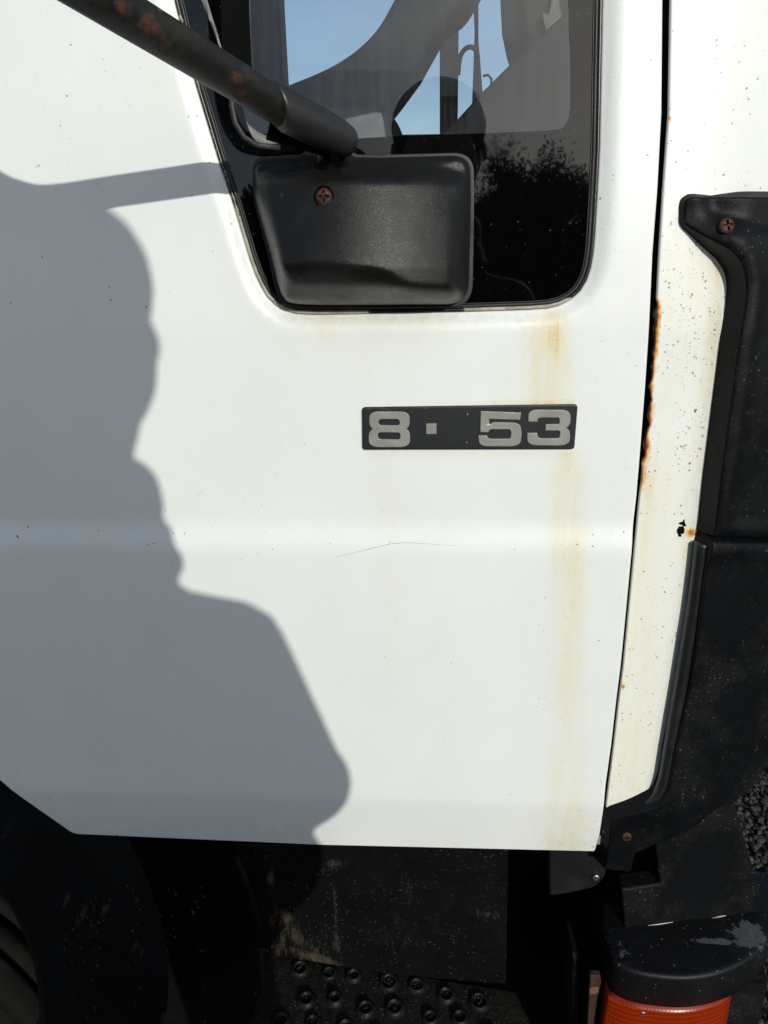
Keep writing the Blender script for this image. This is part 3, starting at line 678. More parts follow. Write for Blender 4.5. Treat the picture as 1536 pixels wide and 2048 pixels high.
p = P(1253, 1673, lambda x, z: lo_s(x, z) + .007); screw(p, (0, -1, .1), .0058, SCREW, ldef, ang=.1)
# second moulding layer: the blue-grey rounded bead between trim and white panel
bead = [P(x, y, lambda a, b: front(a, b) - .010) for x, y in [(1404, 1085), (1399, 1130), (1389, 1207), (1377, 1281), (1363, 1366), (1350, 1440), (1338, 1510), (1329, 1560), (1314, 1596), (1290, 1614)]]
sweep('trim_bead', cr(bead, 5), [.0075] * 46, SMOOTHB, ldef, seg=14)

# ------------------------------------------------------------------ bumper end, ledge and indicator
bz0 = .585 - .05
ZT = P(1359, 1955, -.03)[2]; _a = onz(1250, 1855, ZT); _b = onz(1528, 1822, ZT)
def bum_s(x, z): x = np.asarray(x, float); return _a[1] + (_b[1] - _a[1]) * (x - _a[0]) / (_b[0] - _a[0]) + .06 * (np.asarray(z, float) - ZT)
bpx = [(1300, 1560), (1312, 1705), (1320, 1768), (1243, 1779), (1250, 1862), (1451, 1839), (1530, 1829, 4), (1518, 1765), (1502, 1723), (1488, 1672), (1470, 1608), (1452, 1540)]
bumper = sheet('bumper', bpx, BLACK, truck, bum_s, step=.006, er=.003, thick=.02)
bumper['label'] = 'black speckled bumper end with scuffed ledge above the orange indicator'
def hslab(name, top_px, Z, depth, mat, parent, er=.006, step=.02, zdrop=0):
    """moulded ledge: plan outline traced on the level Z, rounded upper edge, wall going down"""
    pl = np.array([onz(q[0], q[1], Z)[:2] for q in rnd(top_px)]); pl = dens(pl, step * .4)
    bm = bmesh.new(); prof = [(er * 1.0, 0.0)] + [(er * (1 - sin(a)), er * (1 - cos(a))) for a in [pi / 2 * k / 5 for k in range(1, 6)]] + [(0, er + (depth - er) * .5), (0, depth)]
    t = np.roll(pl, -1, 0) - np.roll(pl, 1, 0); t /= np.linalg.norm(t, axis=1)[:, None]; nr = np.stack([-t[:, 1], t[:, 0]], 1)
    ar = np.sum(pl[:, 0] * np.roll(pl[:, 1], -1) - np.roll(pl[:, 0], -1) * pl[:, 1]); nr = nr if ar > 0 else -nr
    rings = [[bm.verts.new((*(pl[i] + nr[i] * o_), Z - dz)) for i in range(len(pl))] for o_, dz in prof]
    for A_, B_ in zip(rings, rings[1:]):
        n = len(pl)
        for k in range(n): bm.faces.new((A_[k], A_[(k + 1) % n], B_[(k + 1) % n], B_[k]))
    f = bm.faces.new(rings[0]); f2 = bm.faces.new(rings[-1]); bmesh.ops.triangulate(bm, faces=[f, f2])
    return frombm(name, bm, mat, parent)
ZT = P(1359, 1955, -.03)[2]
ledge_px = [(1202, 1850), (1213, 1890), (1229, 1926, 14), (1269, 1945, 30), (1359, 1957, 60), (1424, 1950, 40), (1475, 1932, 40), (1514, 1908, 30), (1545, 1876, 30), (1560, 1740, 30), (1400, 1745), (1202, 1805)]
def mk_ledge():
    m = M('scuffed_bumper_ledge_plastic')
    def spot(px_, py_, sx, sy):
        c = onz(px_, py_, ZT); v = m.n('VectorMath', {'operation': 'SUBTRACT'}, _0=m.geo.outputs['Position'], _1=tuple(c)).outputs[0]
        v = m.n('VectorMath', {'operation': 'MULTIPLY'}, _0=v, _1=(1 / sx, 1 / sy, 0.0)).outputs[0]
        return m.mr(m.n('VectorMath', {'operation': 'LENGTH'}, _0=v).outputs['Value'], 0.0, 1.0, 1.0, 0.0)
    n = m.noise(34, 6, .7, None, .8); n2 = m.noise(190, 5, .75)
    a = m.math('MAXIMUM', m.math('MAXIMUM', spot(1490, 1868, .035, .030), spot(1420, 1882, .045, .007)), m.math('MULTIPLY', spot(1240, 1890, .020, .030), .45))
    big = m.math('MULTIPLY', m.math('GREATER_THAN', a, .01), m.mr(m.math('ADD', a, m.mr(n, .3, .7, -.42, .42)), .42, .46))
    fine = m.math('MULTIPLY', m.mr(n2, .57, .62), m.mr(a, 0, .6, .05, .8))
    base = m.mix(m.mr(m.noise(20, 5, .6), .35, .7), (.0024, .003, .0038), (.006, .0066, .0075))
    c = m.mix(m.math('MULTIPLY', big, .9), base, m.mix(m.mr(n2, .3, .7), (.050, .050, .053), (.085, .085, .088))); c = m.mix(m.math('MULTIPLY', fine, .6), c, (.10, .10, .10))
    c = m.mix(m.math('MULTIPLY', m.specks(240, .28, .16), .7), c, (.16, .15, .13))
    return m.done(m.pr(c, m.fmix(big, .48, .85), 0, .22, m.bump(m.math('ADD', m.noise(600, 2), m.math('MULTIPLY', fine, .7)), .35, .0008)))
hslab('bumper_ledge', ledge_px, ZT, .052, mk_ledge(), bumper, er=.006)
lamp_px = [(1212, 1900), (1217, 1932, 8), (1262, 1952, 30), (1359, 1964, 60), (1424, 1957, 40), (1478, 1934, 24), (1484, 1900), (1350, 1870)]
pl = np.array([onz(q[0], q[1], ZT)[:2] for q in rnd(lamp_px)]); pl = dens(pl, .004); cxy = pl.mean(0)
bm = bmesh.new(); rings = []
for z in np.linspace(ZT - .0515, ZT - .17, 14): rings.append([bm.verts.new((*(cxy + (p_ - cxy) * (.985 - .03 * ((ZT - .11 - z) / .06) ** 2)), z)) for p_ in pl])
for A_, B_ in zip(rings, rings[1:]):
    for k in range(len(pl)): bm.faces.new((A_[k], A_[(k + 1) % len(pl)], B_[(k + 1) % len(pl)], B_[k]))
bm.faces.new(rings[-1]); bm.faces.new(rings[0])
lamp = frombm('indicator_lamp', bm, LENS, truck); lamp['label'] = 'orange indicator lamp under the bumper ledge'
from mathutils.bvhtree import BVHTree
def hit(px_, py_, o):
    bv = BVHTree.FromPolygons([v.co for v in o.data.vertices], [list(p_.vertices) for p_ in o.data.polygons]); d_ = R @ np.array([(px_ - 768) / F, -(py_ - 1024) / F, -1.0])
    h_ = bv.ray_cast(Vector(CAM), Vector(d_).normalized()); return np.array(h_[0])
pp = hit(1286, 2027, lamp)
screw(pp, (0, -1, .1), .0032, STEEL, lamp, ang=.4)
lamp_back = boxm('lamp_housing', (P(1206, 2000, .03)[0], .012, .12), (P(1500, 1990, .05)[0], .14, ZT - .052), SCUFFED, bumper, .006)
# pale chip line where bumper meets ledge
yb = lambda x, z: bum_s(x, z) - .0012
sweep('worn_edge', [P(x, y, yb) for x, y in [(1296, 1851), (1320, 1848), (1346, 1844)]], [.0004, .0009, .0004], simple('worn_white', (.55, .53, .46)), bumper, seg=6)
sweep('worn_edge', [P(x, y, yb) for x, y in [(1424, 1836), (1440, 1833), (1452, 1831)]], [.0003, .0008, .0004], simple('worn_white', (.55, .53, .46)), bumper, seg=6)

# ------------------------------------------------------------------ below the door
slab('sill_bracket', [(1098, 1690), (1214, 1690), (1211, 1752, 6), (1192, 1775, 12), (1120, 1790, 10), (1100, 1792, 4)], .03, .06, SMOOTHB, truck, r=.002, step=.02)
screw(P(1192, 1755, .028), (0, -1, 0), .0045, STEEL, truck, 'bracket_bolt')
boxm('chassis_backing', (-1.2, .26, .015), (.44, .34, .80), VOID, truck, 0)  # added box, near-black in place of shade behind the gaps under the cab
boxm('sill_beam', (-1.1, .06, .735), (.20, .30, .80), VOID, truck, .004)
spx = [(470, 1690), (536, 1898, 6), (540, 1912), (640, 1926), (683, 1934), (871, 1962), (1012, 1984), (1017, 1690)]
def sp_s(x, z): return .075 + 0 * np.asarray(x, float)
def step_attr(X, Y, x, z, d):
    A = np.zeros((len(X), 4)); D_ = lambda a: radians(a)
    A[:, 0] = smears(X, Y, [(541, 1760, 24, 8, D_(88), .75), (668, 1727, 22, 9, 0, .62), (655, 1738, 26, 5, D_(-12), .5), (671, 1800, 75, 4.5, D_(90), .52), (673, 1888, 30, 9, D_(88), .62), (547, 1838, 26, 8, D_(95), .5), (572, 1832, 16, 10, D_(60), .85), (592, 1872, 34, 16, D_(50), .58),
        (566, 1880, 30, 8, D_(100), .55), (640, 1918, 45, 9, D_(18), .95), (600, 1905, 60, 12, D_(14), .5), (620, 1890, 40, 20, D_(30), .4), (560, 1840, 60, 30, D_(60), .27), (800, 1850, 60, 14, D_(55), .22), (820, 1790, 50, 12, D_(80), .24), (790, 1900, 40, 16, D_(60), .24), (985, 1830, 40, 14, D_(10), .22)])
    return A
step_panel = sheet('step_panel', spx, STEPP, truck, sp_s, step=.005, er=.002, thick=.14, attr=step_attr)
step_panel['label'] = 'black step riser panel with dried mud at its lower left'
sweep('panel_rib', [P(x, y, .062) for x, y in [(474, 1712), (496, 1770), (514, 1830), (537, 1892)]], [.004, .0055, .006, .005], DARK, step_panel, seg=10)
# dried mud: low irregular clods stuck on the riser
def clods(name, spots, ysf, mat, parent, kind='stuff'):
    bm = bmesh.new()
    for (px_, py_, r_, el) in spots:
        c = P(px_, py_, ysf); s0 = len(bm.verts)
        res = bmesh.ops.create_icosphere(bm, subdivisions=1, radius=1)
        for v in res['verts']:
            k = 1 + random.uniform(-.35, .35)
            v.co = Vector((c[0] + v.co.x * r_ * k, c[1] + v.co.y * r_ * .35 * k, c[2] + v.co.z * r_ * el * k))
    o = frombm(name, bm, mat, parent, True); o['kind'] = kind; return o
MUDC = simple('dried_mud', (.060, .044, .027), .9, ns=300, amt=.6, b=.6)
spots = []
for _ in range(60):
    t = random.random(); cx0 = 560 + 90 * t + random.gauss(0, 16); cy0 = 1815 + 100 * t + random.gauss(0, 20)
    if cy0 < 1912 + (cx0 - 540) * .1: spots.append((cx0, cy0, random.uniform(.0004, .0013), random.uniform(.8, 1.6)))
spots.append((543, 1891, .0032, 1.2))
for _ in range(90): spots.append((random.uniform(560, 1000), random.uniform(1720, 1950), random.uniform(.0003, .0006), 1.0))
clods('dried_mud', spots, .0748, MUDC, step_panel)
# tread with pressed ring studs
ZS = P(800, 1952, .075)[2]
tread_px = [(525, 1900), (560, 1908), (1030, 1982), (1070, 2060), (1120, 2300), (420, 2300), (500, 2048), (528, 1960)]
tread = hslab('step_tread', tread_px, ZS, .02, MUD, truck, er=.003)
tread['label'] = 'dirty step tread with pressed ring studs'
def stud(name, x, y, r, hgt, mat, parent):
    bm = bmesh.new(); seg = 24; prof = [(1.55, -.02), (1.3, .10), (1.08, .75), (1.0, 1.0), (.86, 1.0), (.78, .8), (.72, .1), (.3, .05)]
    rg_ = [[bm.verts.new((x + r * rr * cos(2 * pi * k / seg), y + r * rr * sin(2 * pi * k / seg), ZS + hgt * hh + random.uniform(-.0003, .0003))) for k in range(seg)] for rr, hh in prof]
    for A_, B_ in zip(rg_, rg_[1:]):
        for k in range(seg): bm.faces.new((A_[k], A_[(k + 1) % seg], B_[(k + 1) % seg], B_[k]))
    bm.faces.new(rg_[-1])
    for _ in range(7):
        a = random.uniform(0, 2 * pi); rr = r * random.uniform(.1, .55); res = bmesh.ops.create_icosphere(bm, subdivisions=1, radius=r * random.uniform(.14, .26))
        for v in res['verts']: v.co += Vector((x + rr * cos(a), y + rr * sin(a), ZS + hgt * .25))
    return frombm(name, bm, mat, parent)
STUD = mk_smear('worn_stud_paint', (.004, .004, .0038), (.08, .065, .045), .5, .2, .9)
for i, (sx, sy) in enumerate([(598, 1936), (660, 1948), (710, 1952), (777, 1968), (830, 1972), (895, 1990), (612, 1998), (670, 1998), (733, 2020), (792, 2018), (858, 2036), (920, 2036), (565, 2040), (625, 2046), (690, 2056), (760, 2076), (830, 2090), (900, 2096), (980, 2076), (960, 2004), (560, 2100), (640, 2110), (720, 2130)]):
    c = onz(sx + random.uniform(-4, 4), sy + random.uniform(-3, 3), ZS); stud('stud', c[0], c[1], random.uniform(.0085, .0118), random.uniform(.0035, .0065), STUD, tread)
bm = bmesh.new()
for _ in range(380):
    a = onz(random.uniform(505, 1050), random.uniform(1925, 2080), ZS); rr = random.choice([.0004, .0005, .0007, .0012]); res = bmesh.ops.create_icosphere(bm, subdivisions=1, radius=rr)
    X, Y = proj(np.array([a])); 
    ok = Y[0] > 1912 + (X[0] - 540) * .15 + 6
    for v in res['verts']: v.co = Vector((a[0] + v.co.x * random.uniform(.7, 1.3), a[1] + v.co.y * random.uniform(.7, 1.3), ZS + rr * .4 + v.co.z * .8)) if ok else Vector((0.4, .3, .2))
gr_ = frombm('step_grit', bm, MUDC, tread); gr_['kind'] = 'stuff'
# rusty bracket strip and dark lamp side plate left of the indicator
slab('rusty_bracket', [(1181, 1950), (1201, 1952), (1203, 1966), (1196, 2000), (1190, 2070), (1172, 2300), (1160, 2300), (1178, 2000)], .0, .006, RUSTBAR, truck, r=.001, step=.01)
slab('lamp_side_plate', [(1146, 1905), (1160, 1925), (1166, 1980), (1160, 2300), (1140, 2300)], .03, .05, SCUFFED, truck, r=.003, step=.02)

# ------------------------------------------------------------------ wheel arch guard and wheel
def arc3(c, r, a0, a1, n, Y): return [np.array([c[0] + r * cos(a), Y, c[1] + r * sin(a)]) for a in np.linspace(a0, a1, n)]
WY = .13
pa = [P(0, 1852, WY)[[0, 2]], P(65, 1923, WY)[[0, 2]], P(140, 2040, WY)[[0, 2]]]
RW = .42; _m = (pa[0] + pa[2]) / 2; _d = pa[2] - pa[0]; _l = np.linalg.norm(_d) / 2; _n = np.array([_d[1], -_d[0]]) / (2 * _l); _n = _n if _n[0] < 0 else -_n
WC = _m + _n * sqrt(RW * RW - _l * _l) + np.array([-.045, -.12])
wheel = bpy.data.objects.new('wheel', None); COL.objects.link(wheel); wheel.parent = truck
def lathe_y(name, c, prof, mat, parent, seg=96):    # profile (radius, y)
    bm = bmesh.new(); rg_ = [[bm.verts.new((c[0] + r_ * cos(2 * pi * k / seg), y_, c[1] + r_ * sin(2 * pi * k / seg))) for k in range(seg)] for r_, y_ in prof]
    for A_, B_ in zip(rg_, rg_[1:]):
        for k in range(seg): bm.faces.new((A_[k], A_[(k + 1) % seg], B_[(k + 1) % seg], B_[k]))
    return frombm(name, bm, mat, parent)
TYRE = mk_plastic('dusty_tyre_rubber', (.0045, .0045, .004), .8, 90, .6, .8, dcol=(.05, .042, .03), sp=.4, spec=.12)
lathe_y('tyre', WC, [(RW - .015, WY + .2), (RW, WY + .17), (RW, WY + .150), (RW - .011, WY + .148), (RW - .011, WY + .138), (RW, WY + .136), (RW, WY + .105), (RW - .011, WY + .103), (RW - .011, WY + .092), (RW, WY + .090), (RW, WY + .058), (RW - .011, WY + .056), (RW - .011, WY + .046), (RW, WY + .044), (RW, WY + .035), (RW - .012, WY + .014), (RW - .030, WY + .003), (RW - .033, WY + .020), (RW - .052, WY + .022), (RW - .055, WY - .001), (RW - .058, WY - .001), (RW - .09, WY), (RW - .13, WY + .008), (RW - .155, WY + .02)], TYRE, wheel)
lathe_y('rim', WC, [(RW - .15, WY + .012), (RW - .158, WY + .008), (RW - .17, WY + .02), (RW - .18, WY + .07), (.12, WY + .05), (.08, WY + .02), (.02, WY + .015)], STEEL, wheel, 64)
# arch guard: bent sheet following the wheel, lip towards the camera
bm = bmesh.new(); gp_ = []
gc = np.array([WC[0], .42])
gsec = [(.47, .30), (.475, .12), (.48, .055), (.495, .045), (.545, .060), (.60, .075), (.66, .10)]
gs2 = []
for (r0_, y0_), (r1_, y1_) in zip(gsec, gsec[1:]):
    for k in range(8): gs2.append((r0_ + (r1_ - r0_) * k / 8, y0_ + (y1_ - y0_) * k / 8))
gs2.append(gsec[-1]); NA = 300
rg_ = [[bm.verts.new((gc[0] + r_ * cos(a), y_, gc[1] + r_ * sin(a))) for a in np.linspace(radians(-35), radians(180), NA)] for r_, y_ in gs2]
for A_, B_ in zip(rg_, rg_[1:]):
    for k in range(NA - 1): bm.faces.new((A_[k], A_[k + 1], B_[k + 1], B_[k]))
ag = frombm('wheel_arch_guard', bm, ARCHP, truck)
V = np.array([v.co for v in ag.data.vertices]); X, Y = proj(V); A = np.zeros((len(V), 4))
A[:, 0] = smears(X, Y, [(132, 1798, 22, 7, radians(-58), .6), (160, 1835, 48, 7, radians(-62), .55), (182, 1796, 16, 6, radians(40), .5), (208, 1822, 18, 6, radians(-62), .65), (190, 1862, 18, 8, radians(60), .55), (280, 1900, 46, 6, radians(42), .5), (140, 1880, 20, 4, radians(50), .5), (15, 1660, 30, 10, radians(-45), .3), (88, 1688, 14, 6, radians(40), .35), (300, 1745, 20, 10, radians(70), .4), (375, 1905, 20, 8, radians(-40), .4), (385, 1930, 40, 6, radians(70), .4)])
ca = ag.data.color_attributes.new('wear', 'FLOAT_COLOR', 'POINT'); ca.data.foreach_set('color', A.astype(np.float32).ravel())
ag['label'] = 'dark plastic wheel arch guard under the door corner'
clods('arch_mud', [(random.choice([140, 180, 205, 270, 400, 345]) + random.gauss(0, 9), random.choice([1790, 1830, 1860, 1905, 2020, 1955]) + random.gauss(0, 16), random.uniform(.0006, .0016), random.uniform(1, 2.5)) for _ in range(90)], .055, MUDC, ag)

# ------------------------------------------------------------------ ground and gravel
me = bpy.data.meshes.new('ground'); s_ = 400
me.from_pydata([(-s_, -s_, 0), (s_, -s_, 0), (s_, s_, 0), (-s_, s_, 0)], [], [(0, 1, 2, 3)]); g = link('ground', me, GROUND, None, False); g['kind'] = 'structure'
def gravel():
    bm = bmesh.new(); bmesh.ops.create_icosphere(bm, subdivisions=2, radius=1); bv = np.array([v.co for v in bm.verts]); bf = np.array([[v.index for v in f.verts] for f in bm.faces]); bm.free()
    V = []; Fc = []; Cc = []; k = 0
    def add(x, y, z, r):
        nonlocal k
        ph = rng.uniform(0, 6, 3); s = rng.uniform(.7, 1.3, 3) * r; s[2] *= .75
        f = 1 + .22 * np.sin(bv @ rng.normal(0, 2.3, 3) + ph[0]) + .14 * np.sin(bv @ rng.normal(0, 4, 3) + ph[1])
        q = bv * f[:, None] * s; a = ph[2]; q = q @ np.array([[cos(a), -sin(a), 0], [sin(a), cos(a), 0], [0, 0, 1]])
        V.append(q + [x, y, z]); Fc.append(bf + k * len(bv)); Cc.append(np.full(len(bv), rng.random() ** 1.6)); k += 1
    for _ in range(15000):
        x = rng.uniform(.45, 1.35); y = rng.uniform(.0, 1.6); add(x, y, rng.uniform(.001, .012), rng.choice([.003, .0045, .0055, .007, .009]) * rng.uniform(.8, 1.15))
    for _ in range(1200): add(rng.uniform(-1.6, .3), rng.uniform(-1.2, .3), rng.uniform(.002, .012), rng.uniform(.007, .014))
    me = bpy.data.meshes.new('gravel'); V_ = np.concatenate(V); me.from_pydata(V_.tolist(), [], np.concatenate(Fc).tolist())
    c = np.zeros((len(V_), 4), np.float32); c[:, 0] = np.concatenate(Cc); ca = me.color_attributes.new('wear', 'FLOAT_COLOR', 'POINT'); ca.data.foreach_set('color', c.ravel())
    o = link('gravel', me, STONE, None, True); o['kind'] = 'stuff'; tag(o, 'loose dark gravel on the ground beside the truck bumper', 'gravel')
gravel()

# ------------------------------------------------------------------ trees behind the camera, mirrored in the glass
BARK = simple('tree_bark', (.07, .05, .035), .9, ns=20, amt=.5, b=.8)
def mk_leaf():
    m = M('tree_leaves'); n = m.noise(1.5, 3); c = m.mix(m.mr(n, .35, .65), (.035, .055, .018), (.075, .095, .03)); return m.done(m.pr(c, .6, 0, .3))
LEAF = mk_leaf()
def tree(x, y, H, rad, label, seed, nleaf=16000):
    r = np.random.default_rng(seed); t = bpy.data.objects.new('tree', None); COL.objects.link(t); t.location = (x, y, 0); tag(t, label, 'tree', 'trees behind the photographer')
    bm = bmesh.new(); tips = []
    def limb(p, d, l, r0, lev):
        n = 5; pts = [p]
        for i in range(n): d = d + r.normal(0, .13, 3); d /= np.linalg.norm(d); pts.append(pts[-1] + d * l / n)
        rings = []
        for i, q in enumerate(pts):
            rr = r0 * (1 - .65 * i / n); u = np.cross(d, [0, 1, .1]); u /= np.linalg.norm(u); v = np.cross(d, u)
            rings.append([bm.verts.new(q + (u * cos(a) + v * sin(a)) * rr) for a in [2 * pi * k / 7 for k in range(7)]])
        for A_, B_ in zip(rings, rings[1:]):
            for k in range(7): bm.faces.new((A_[k], A_[(k + 1) % 7], B_[(k + 1) % 7], B_[k]))
        if lev >= 2: tips.extend(pts[2:])
        if lev < 3:
            for k in range(6 if lev == 0 else 4):
                a = r.uniform(0, 2 * pi); i = r.integers(2, n + 1); dd = d * .7 + np.array([cos(a), sin(a), r.uniform(-.1, .5)]) * .9; dd /= np.linalg.norm(dd); limb(pts[i], dd, l * r.uniform(.45, .65), r0 * .4, lev + 1)
    limb(np.zeros(3), np.array([0, 0, 1.]), H * .5, .16, 0)
    tips = np.array(tips); cz = H * .62
    tips[:, :2] *= rad / max(1e-3, np.percentile(np.linalg.norm(tips[:, :2], axis=1), 92)); tips[:, 2] = np.clip(tips[:, 2], H * .18, None); tips[:, 2] *= H * .97 / tips[:, 2].max()
    frombm('trunk', bm, BARK, t)
    c = tips[r.integers(0, len(tips), nleaf)] + r.normal(0, 1, (nleaf, 3)) * np.array([.22, .22, .17]) * (H / 6)
    c[:, 2] = np.clip(c[:, 2], .3, H)
    a = r.normal(0, 1, (nleaf, 3)); a /= np.linalg.norm(a, axis=1)[:, None]; b = np.cross(a, r.normal(0, 1, (nleaf, 3))); b /= np.linalg.norm(b, axis=1)[:, None]
    s = r.uniform(.035, .075, (nleaf, 1)) * (H / 6)
    V_ = np.stack([c - a * s, c + b * s * .45, c + a * s, c - b * s * .45], 1).reshape(-1, 3); f = np.arange(nleaf * 4).reshape(-1, 4)
    me = bpy.data.meshes.new('crown'); me.from_pydata(V_.tolist(), [], f.tolist()); link('crown', me, LEAF, t, False)
tree(3.1, -20, 5.85, 1.7, 'tallest bushy tree mirrored in the lower right of the window', 1)
tree(4.9, -21, 5.65, 1.6, 'rounded tree mirrored at the right edge of the window', 2)
tree(1.3, -22, 5.2, 1.6, 'lower tree mirrored between the head and the tallest tree', 3)
tree(-1.2, -21, 5.8, 1.6, 'tree mirrored left of the head above the mirror foot', 4)
tree(-3.6, -22, 5.6, 1.6, 'bushy tree mirrored in the left corner of the black window border', 5)
tree(6.8, -22, 5.4, 1.5, 'low tree standing furthest right in the row', 6)
def hedge():  # added so the mirrored view stays dark below the tree crowns
    n = 60000; r = np.random.default_rng(9); x = r.uniform(-14, 14, n); top_ = 5.1 + .35 * np.sin(x * .9) + .35 * np.sin(x * 2.3 + 1); z = top_ * np.sqrt(r.uniform(0, 1, n)); c = np.stack([x, -24 + r.normal(0, .5, n), z], 1)
    a = r.normal(0, 1, (n, 3)); a /= np.linalg.norm(a, axis=1)[:, None]; b = np.cross(a, r.normal(0, 1, (n, 3))); b /= np.linalg.norm(b, axis=1)[:, None]; s = r.uniform(.13, .21, (n, 1))
    V_ = np.stack([c - a * s, c + b * s * .5, c + a * s, c - b * s * .5], 1).reshape(-1, 3); me = bpy.data.meshes.new('hedge'); me.from_pydata(V_.tolist(), [], np.arange(n * 4).reshape(-1, 4).tolist())
    o = link('hedge', me, LEAF, None, False); o['kind'] = 'stuff'; tag(o, 'dense dark hedge added behind the row of trees to darken the gaps', 'hedge')
hedge()

# ------------------------------------------------------------------ the photographer, seen as a shadow on the door and a reflection in the glass
def SH(px, py, Y):                                  # point at distance Y whose shadow falls on that pixel of the door
    p = P(px, py, body); t = (p[1] - Y) / 1.0; return p + SUN * t
def blob(bm, c, r, rot=None, sub=3):
    res = bmesh.ops.create_icosphere(bm, subdivisions=sub, radius=1)
    for v in res['verts']:
        q = Vector((v.co.x * r[0], v.co.y * r[1], v.co.z * r[2]))
        if rot is not None: q = rot @ q
        v.co = q + Vector(c)
def caps(bm, a, b, ra, rb, n=6):
    a = np.array(a, float); b = np.array(b, float)
    for i in range(n + 1):
        t = i / n; r_ = ra + (rb - ra) * t; blob(bm, a + (b - a) * t, (r_,) * 3, sub=2)
    bm2 = bmesh.new(); d = b - a; l = np.linalg.norm(d); q = Vector(d).to_track_quat('Z', 'Y')
    res = bmesh.ops.create_cone(bm, cap_ends=True, segments=16, radius1=ra, radius2=rb, depth=l); bm2.free()
    for v in res['verts']: v.co = q @ v.co + Vector((a + b) / 2)
def fleshy(name, bm, mat, parent, vox, it=4):
    o = frombm(name, bm, mat, parent); m = o.modifiers.new('r', 'REMESH'); m.mode = 'VOXEL'; m.voxel_size = vox; m.use_smooth_shade = True
    s2 = o.modifiers.new('s', 'SMOOTH'); s2.iterations = it; s2.factor = .5; return o
person = bpy.data.objects.new('person', None); COL.objects.link(person)
tag(person, 'person in a dark hooded jacket photographing the truck door', 'person')
HY = -.925; HX = .022; HZ = 1.700
person.location = (0, 0, 0)
SKIN = simple('skin', (.42, .24, .17), .55, ns=40, amt=.1); HAIR = simple('dark_hair', (.02, .014, .010), .6, ns=400, amt=.5, b=.6)
JACK = simple('dark_jacket_fabric', (.018, .020, .026), .8, ns=500, b=.3); JEANS = simple('dark_trousers_fabric', (.02, .024, .035), .85, ns=500, b=.3); SHOE = simple('black_shoe_leather', (.012, .011, .010), .5)
bm = bmesh.new()
blob(bm, (HX, HY, HZ + .012), (.079, .096, .105)); blob(bm, (HX, HY + .025, HZ - .055), (.080, .070, .075)); blob(bm, (HX, HY, HZ - .100), (.066, .06, .050))
blob(bm, (HX, HY + .072, HZ - .092), (.028, .026, .020))                           # chin
caps(bm, (HX, HY + .090, HZ + .012), (HX, HY + .116, HZ - .022), .009, .014, 3)     # nose
for s in (-1, 1):
    blob(bm, (HX + s * .030, HY + .088, HZ + .026), (.020, .010, .006)); blob(bm, (HX + s * .031, HY + .082, HZ + .010), (.012, .010, .008))
    blob(bm, (HX + s * .093, HY - .004, HZ - .018), (.006, .018, .022)); blob(bm, (HX + s * .05, HY + .06, HZ - .035), (.022, .022, .024))
blob(bm, (HX, HY + .094, HZ - .052), (.024, .010, .005)); blob(bm, (HX, HY + .092, HZ - .061), (.021, .010, .005))
caps(bm, (HX, HY - .015, HZ - .08), (HX, HY - .03, HZ - .23), .063, .064)
blob(bm, (HX, HY - .05, 1.24), (.14, .09, .20)); blob(bm, (HX, HY - .05, 1.02), (.13, .09, .16))
hands = []
for s in (-1, 1):
    sh = np.array([HX + s * .150, HY - .05, 1.375]); el = np.array([HX + s * .197, HY, 1.172]); wr = np.array([-.018 + s * .062, -.735, 1.255])
    caps(bm, sh, el, .042, .036, 8); caps(bm, el, wr, .035, .024, 8)
    pc = np.array([-.018 + s * .054, -.722, 1.297]); blob(bm, pc, (.018, .028, .042)); caps(bm, wr, pc, .024, .024, 4)
    for k in range(4):                                                             # fingers wrap the far side of the phone
        a = np.array([-.018 + s * .052, -.716, 1.276 + k * .019]); L_ = (.040, .045, .043, .034)[k]
        b = a + np.array([-s * .008, .018 - .012, .004]); b = np.array([-.018 + s * .046, -.735, a[2] + .004]); c = b + np.array([-s * L_ * .55, -.010, .003]); d = c + np.array([-s * L_ * .5, .004, .001])
        caps(bm, a, b, .0088, .0082, 2); caps(bm, b, c, .0082, .0076, 3); caps(bm, c, d, .0076, .0066, 3)
    a = np.array([-.018 + s * .046, -.745, 1.270]); b = np.array([-.018 + s * .028, -.750, 1.295]); c = np.array([-.018 + s * .016, -.744, 1.316]); caps(bm, a, b, .011, .010, 3); caps(bm, b, c, .010, .008, 3)
    caps(bm, (HX + s * .09, HY - .05, .92), (HX + s * .10, HY - .03, .50), .075, .052, 8); caps(bm, (HX + s * .10, HY - .03, .50), (HX + s * .11, HY - .07, .10), .05, .034, 8)
    caps(bm, (HX + s * .11, HY - .08, .06), (HX + s * .13, HY + .07, .045), .035, .03, 5)
fleshy('body', bm, SKIN, person, .006, 3)
bm = bmesh.new(); blob(bm, (HX, HY - .014, HZ + .030), (.098, .106, .090)); blob(bm, (HX, HY - .045, HZ - .02), (.092, .075, .085))
hair = fleshy('hair', bm, HAIR, person, .006, 1)
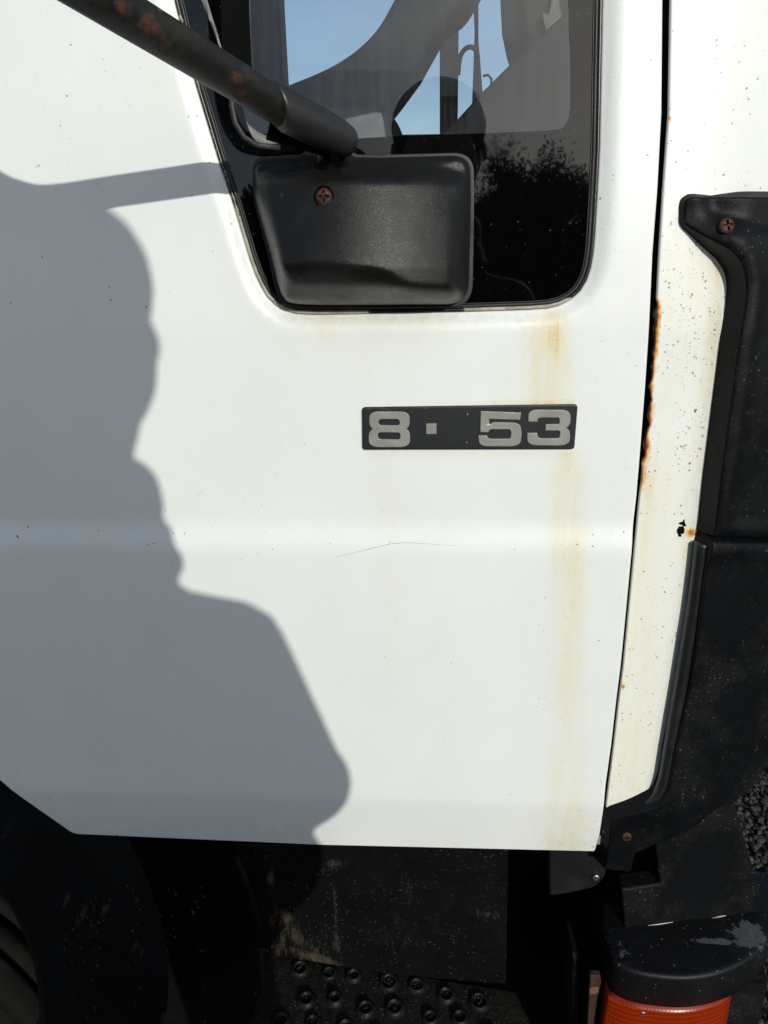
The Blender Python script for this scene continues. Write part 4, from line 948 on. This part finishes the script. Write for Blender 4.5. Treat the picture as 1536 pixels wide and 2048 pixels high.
bm = bmesh.new()                                                                    # jacket: torso, collar, hood, sleeves
blob(bm, (HX, HY - .055, 1.22), (.222, .135, .215)); blob(bm, (HX, HY - .05, 1.03), (.262, .130, .17)); blob(bm, (HX, HY - .05, .93), (.20, .125, .15)); blob(bm, (HX, HY - .05, 1.35), (.165, .105, .09)); blob(bm, (HX - .095, HY - .06, 1.54), (.075, .08, .12))
col = [(312, 958), (316, 966), (324, 1000), (345, 1060), (370, 1110)]
for px_, py_ in col:
    p = SH(px_, py_, HY - .03); rx = p[0] - HX - .0
    blob(bm, (HX, HY - .04, p[2] - .016), (rx, .10, .030 if py_ < 1010 else .022), sub=3)
for a_, b_, r_ in ((.02, 1.545, .085),):
    blob(bm, (HX, HY - .10, 1.46), (.105, .075, .075))
for s in (-1, 1):
    sh = np.array([HX + s * .152, HY - .05, 1.372]); el = np.array([HX + s * .197, HY, 1.172]); wr = np.array([-.018 + s * .068, -.745, 1.245])
    caps(bm, (HX + s * .07, HY - .05, 1.40), sh, .050, .060, 5); caps(bm, sh, el, .062, .060, 10); blob(bm, el, (.062, .066, .066)); caps(bm, el, wr, .056, .036, 10)
jk = fleshy('jacket', bm, JACK, person, .009, 3)
bm = bmesh.new(); blob(bm, (HX, HY - .05, .90), (.165, .115, .12))
for s in (-1, 1): caps(bm, (HX + s * .085, HY - .05, .86), (HX + s * .10, HY - .03, .50), .092, .070, 10); caps(bm, (HX + s * .10, HY - .03, .50), (HX + s * .11, HY - .07, .09), .068, .056, 10)
fleshy('trousers', bm, JEANS, person, .012, 3)
for s in (-1, 1):
    bm = bmesh.new(); caps(bm, (HX + s * .11, HY - .09, .055), (HX + s * .13, HY + .10, .045), .046, .042, 6)
    for v in bm.verts: v.co.z = max(v.co.z, .002)
    fleshy('shoe', bm, SHOE, person, .008, 2)
phone = boxm('phone', (-.056, -.722, 1.272), (.019, -.7125, 1.422), simple('phone_case', (.02, .02, .022), .3), None, .003)
tag(phone, 'black phone held upright in both hands by the photographer', 'phone')
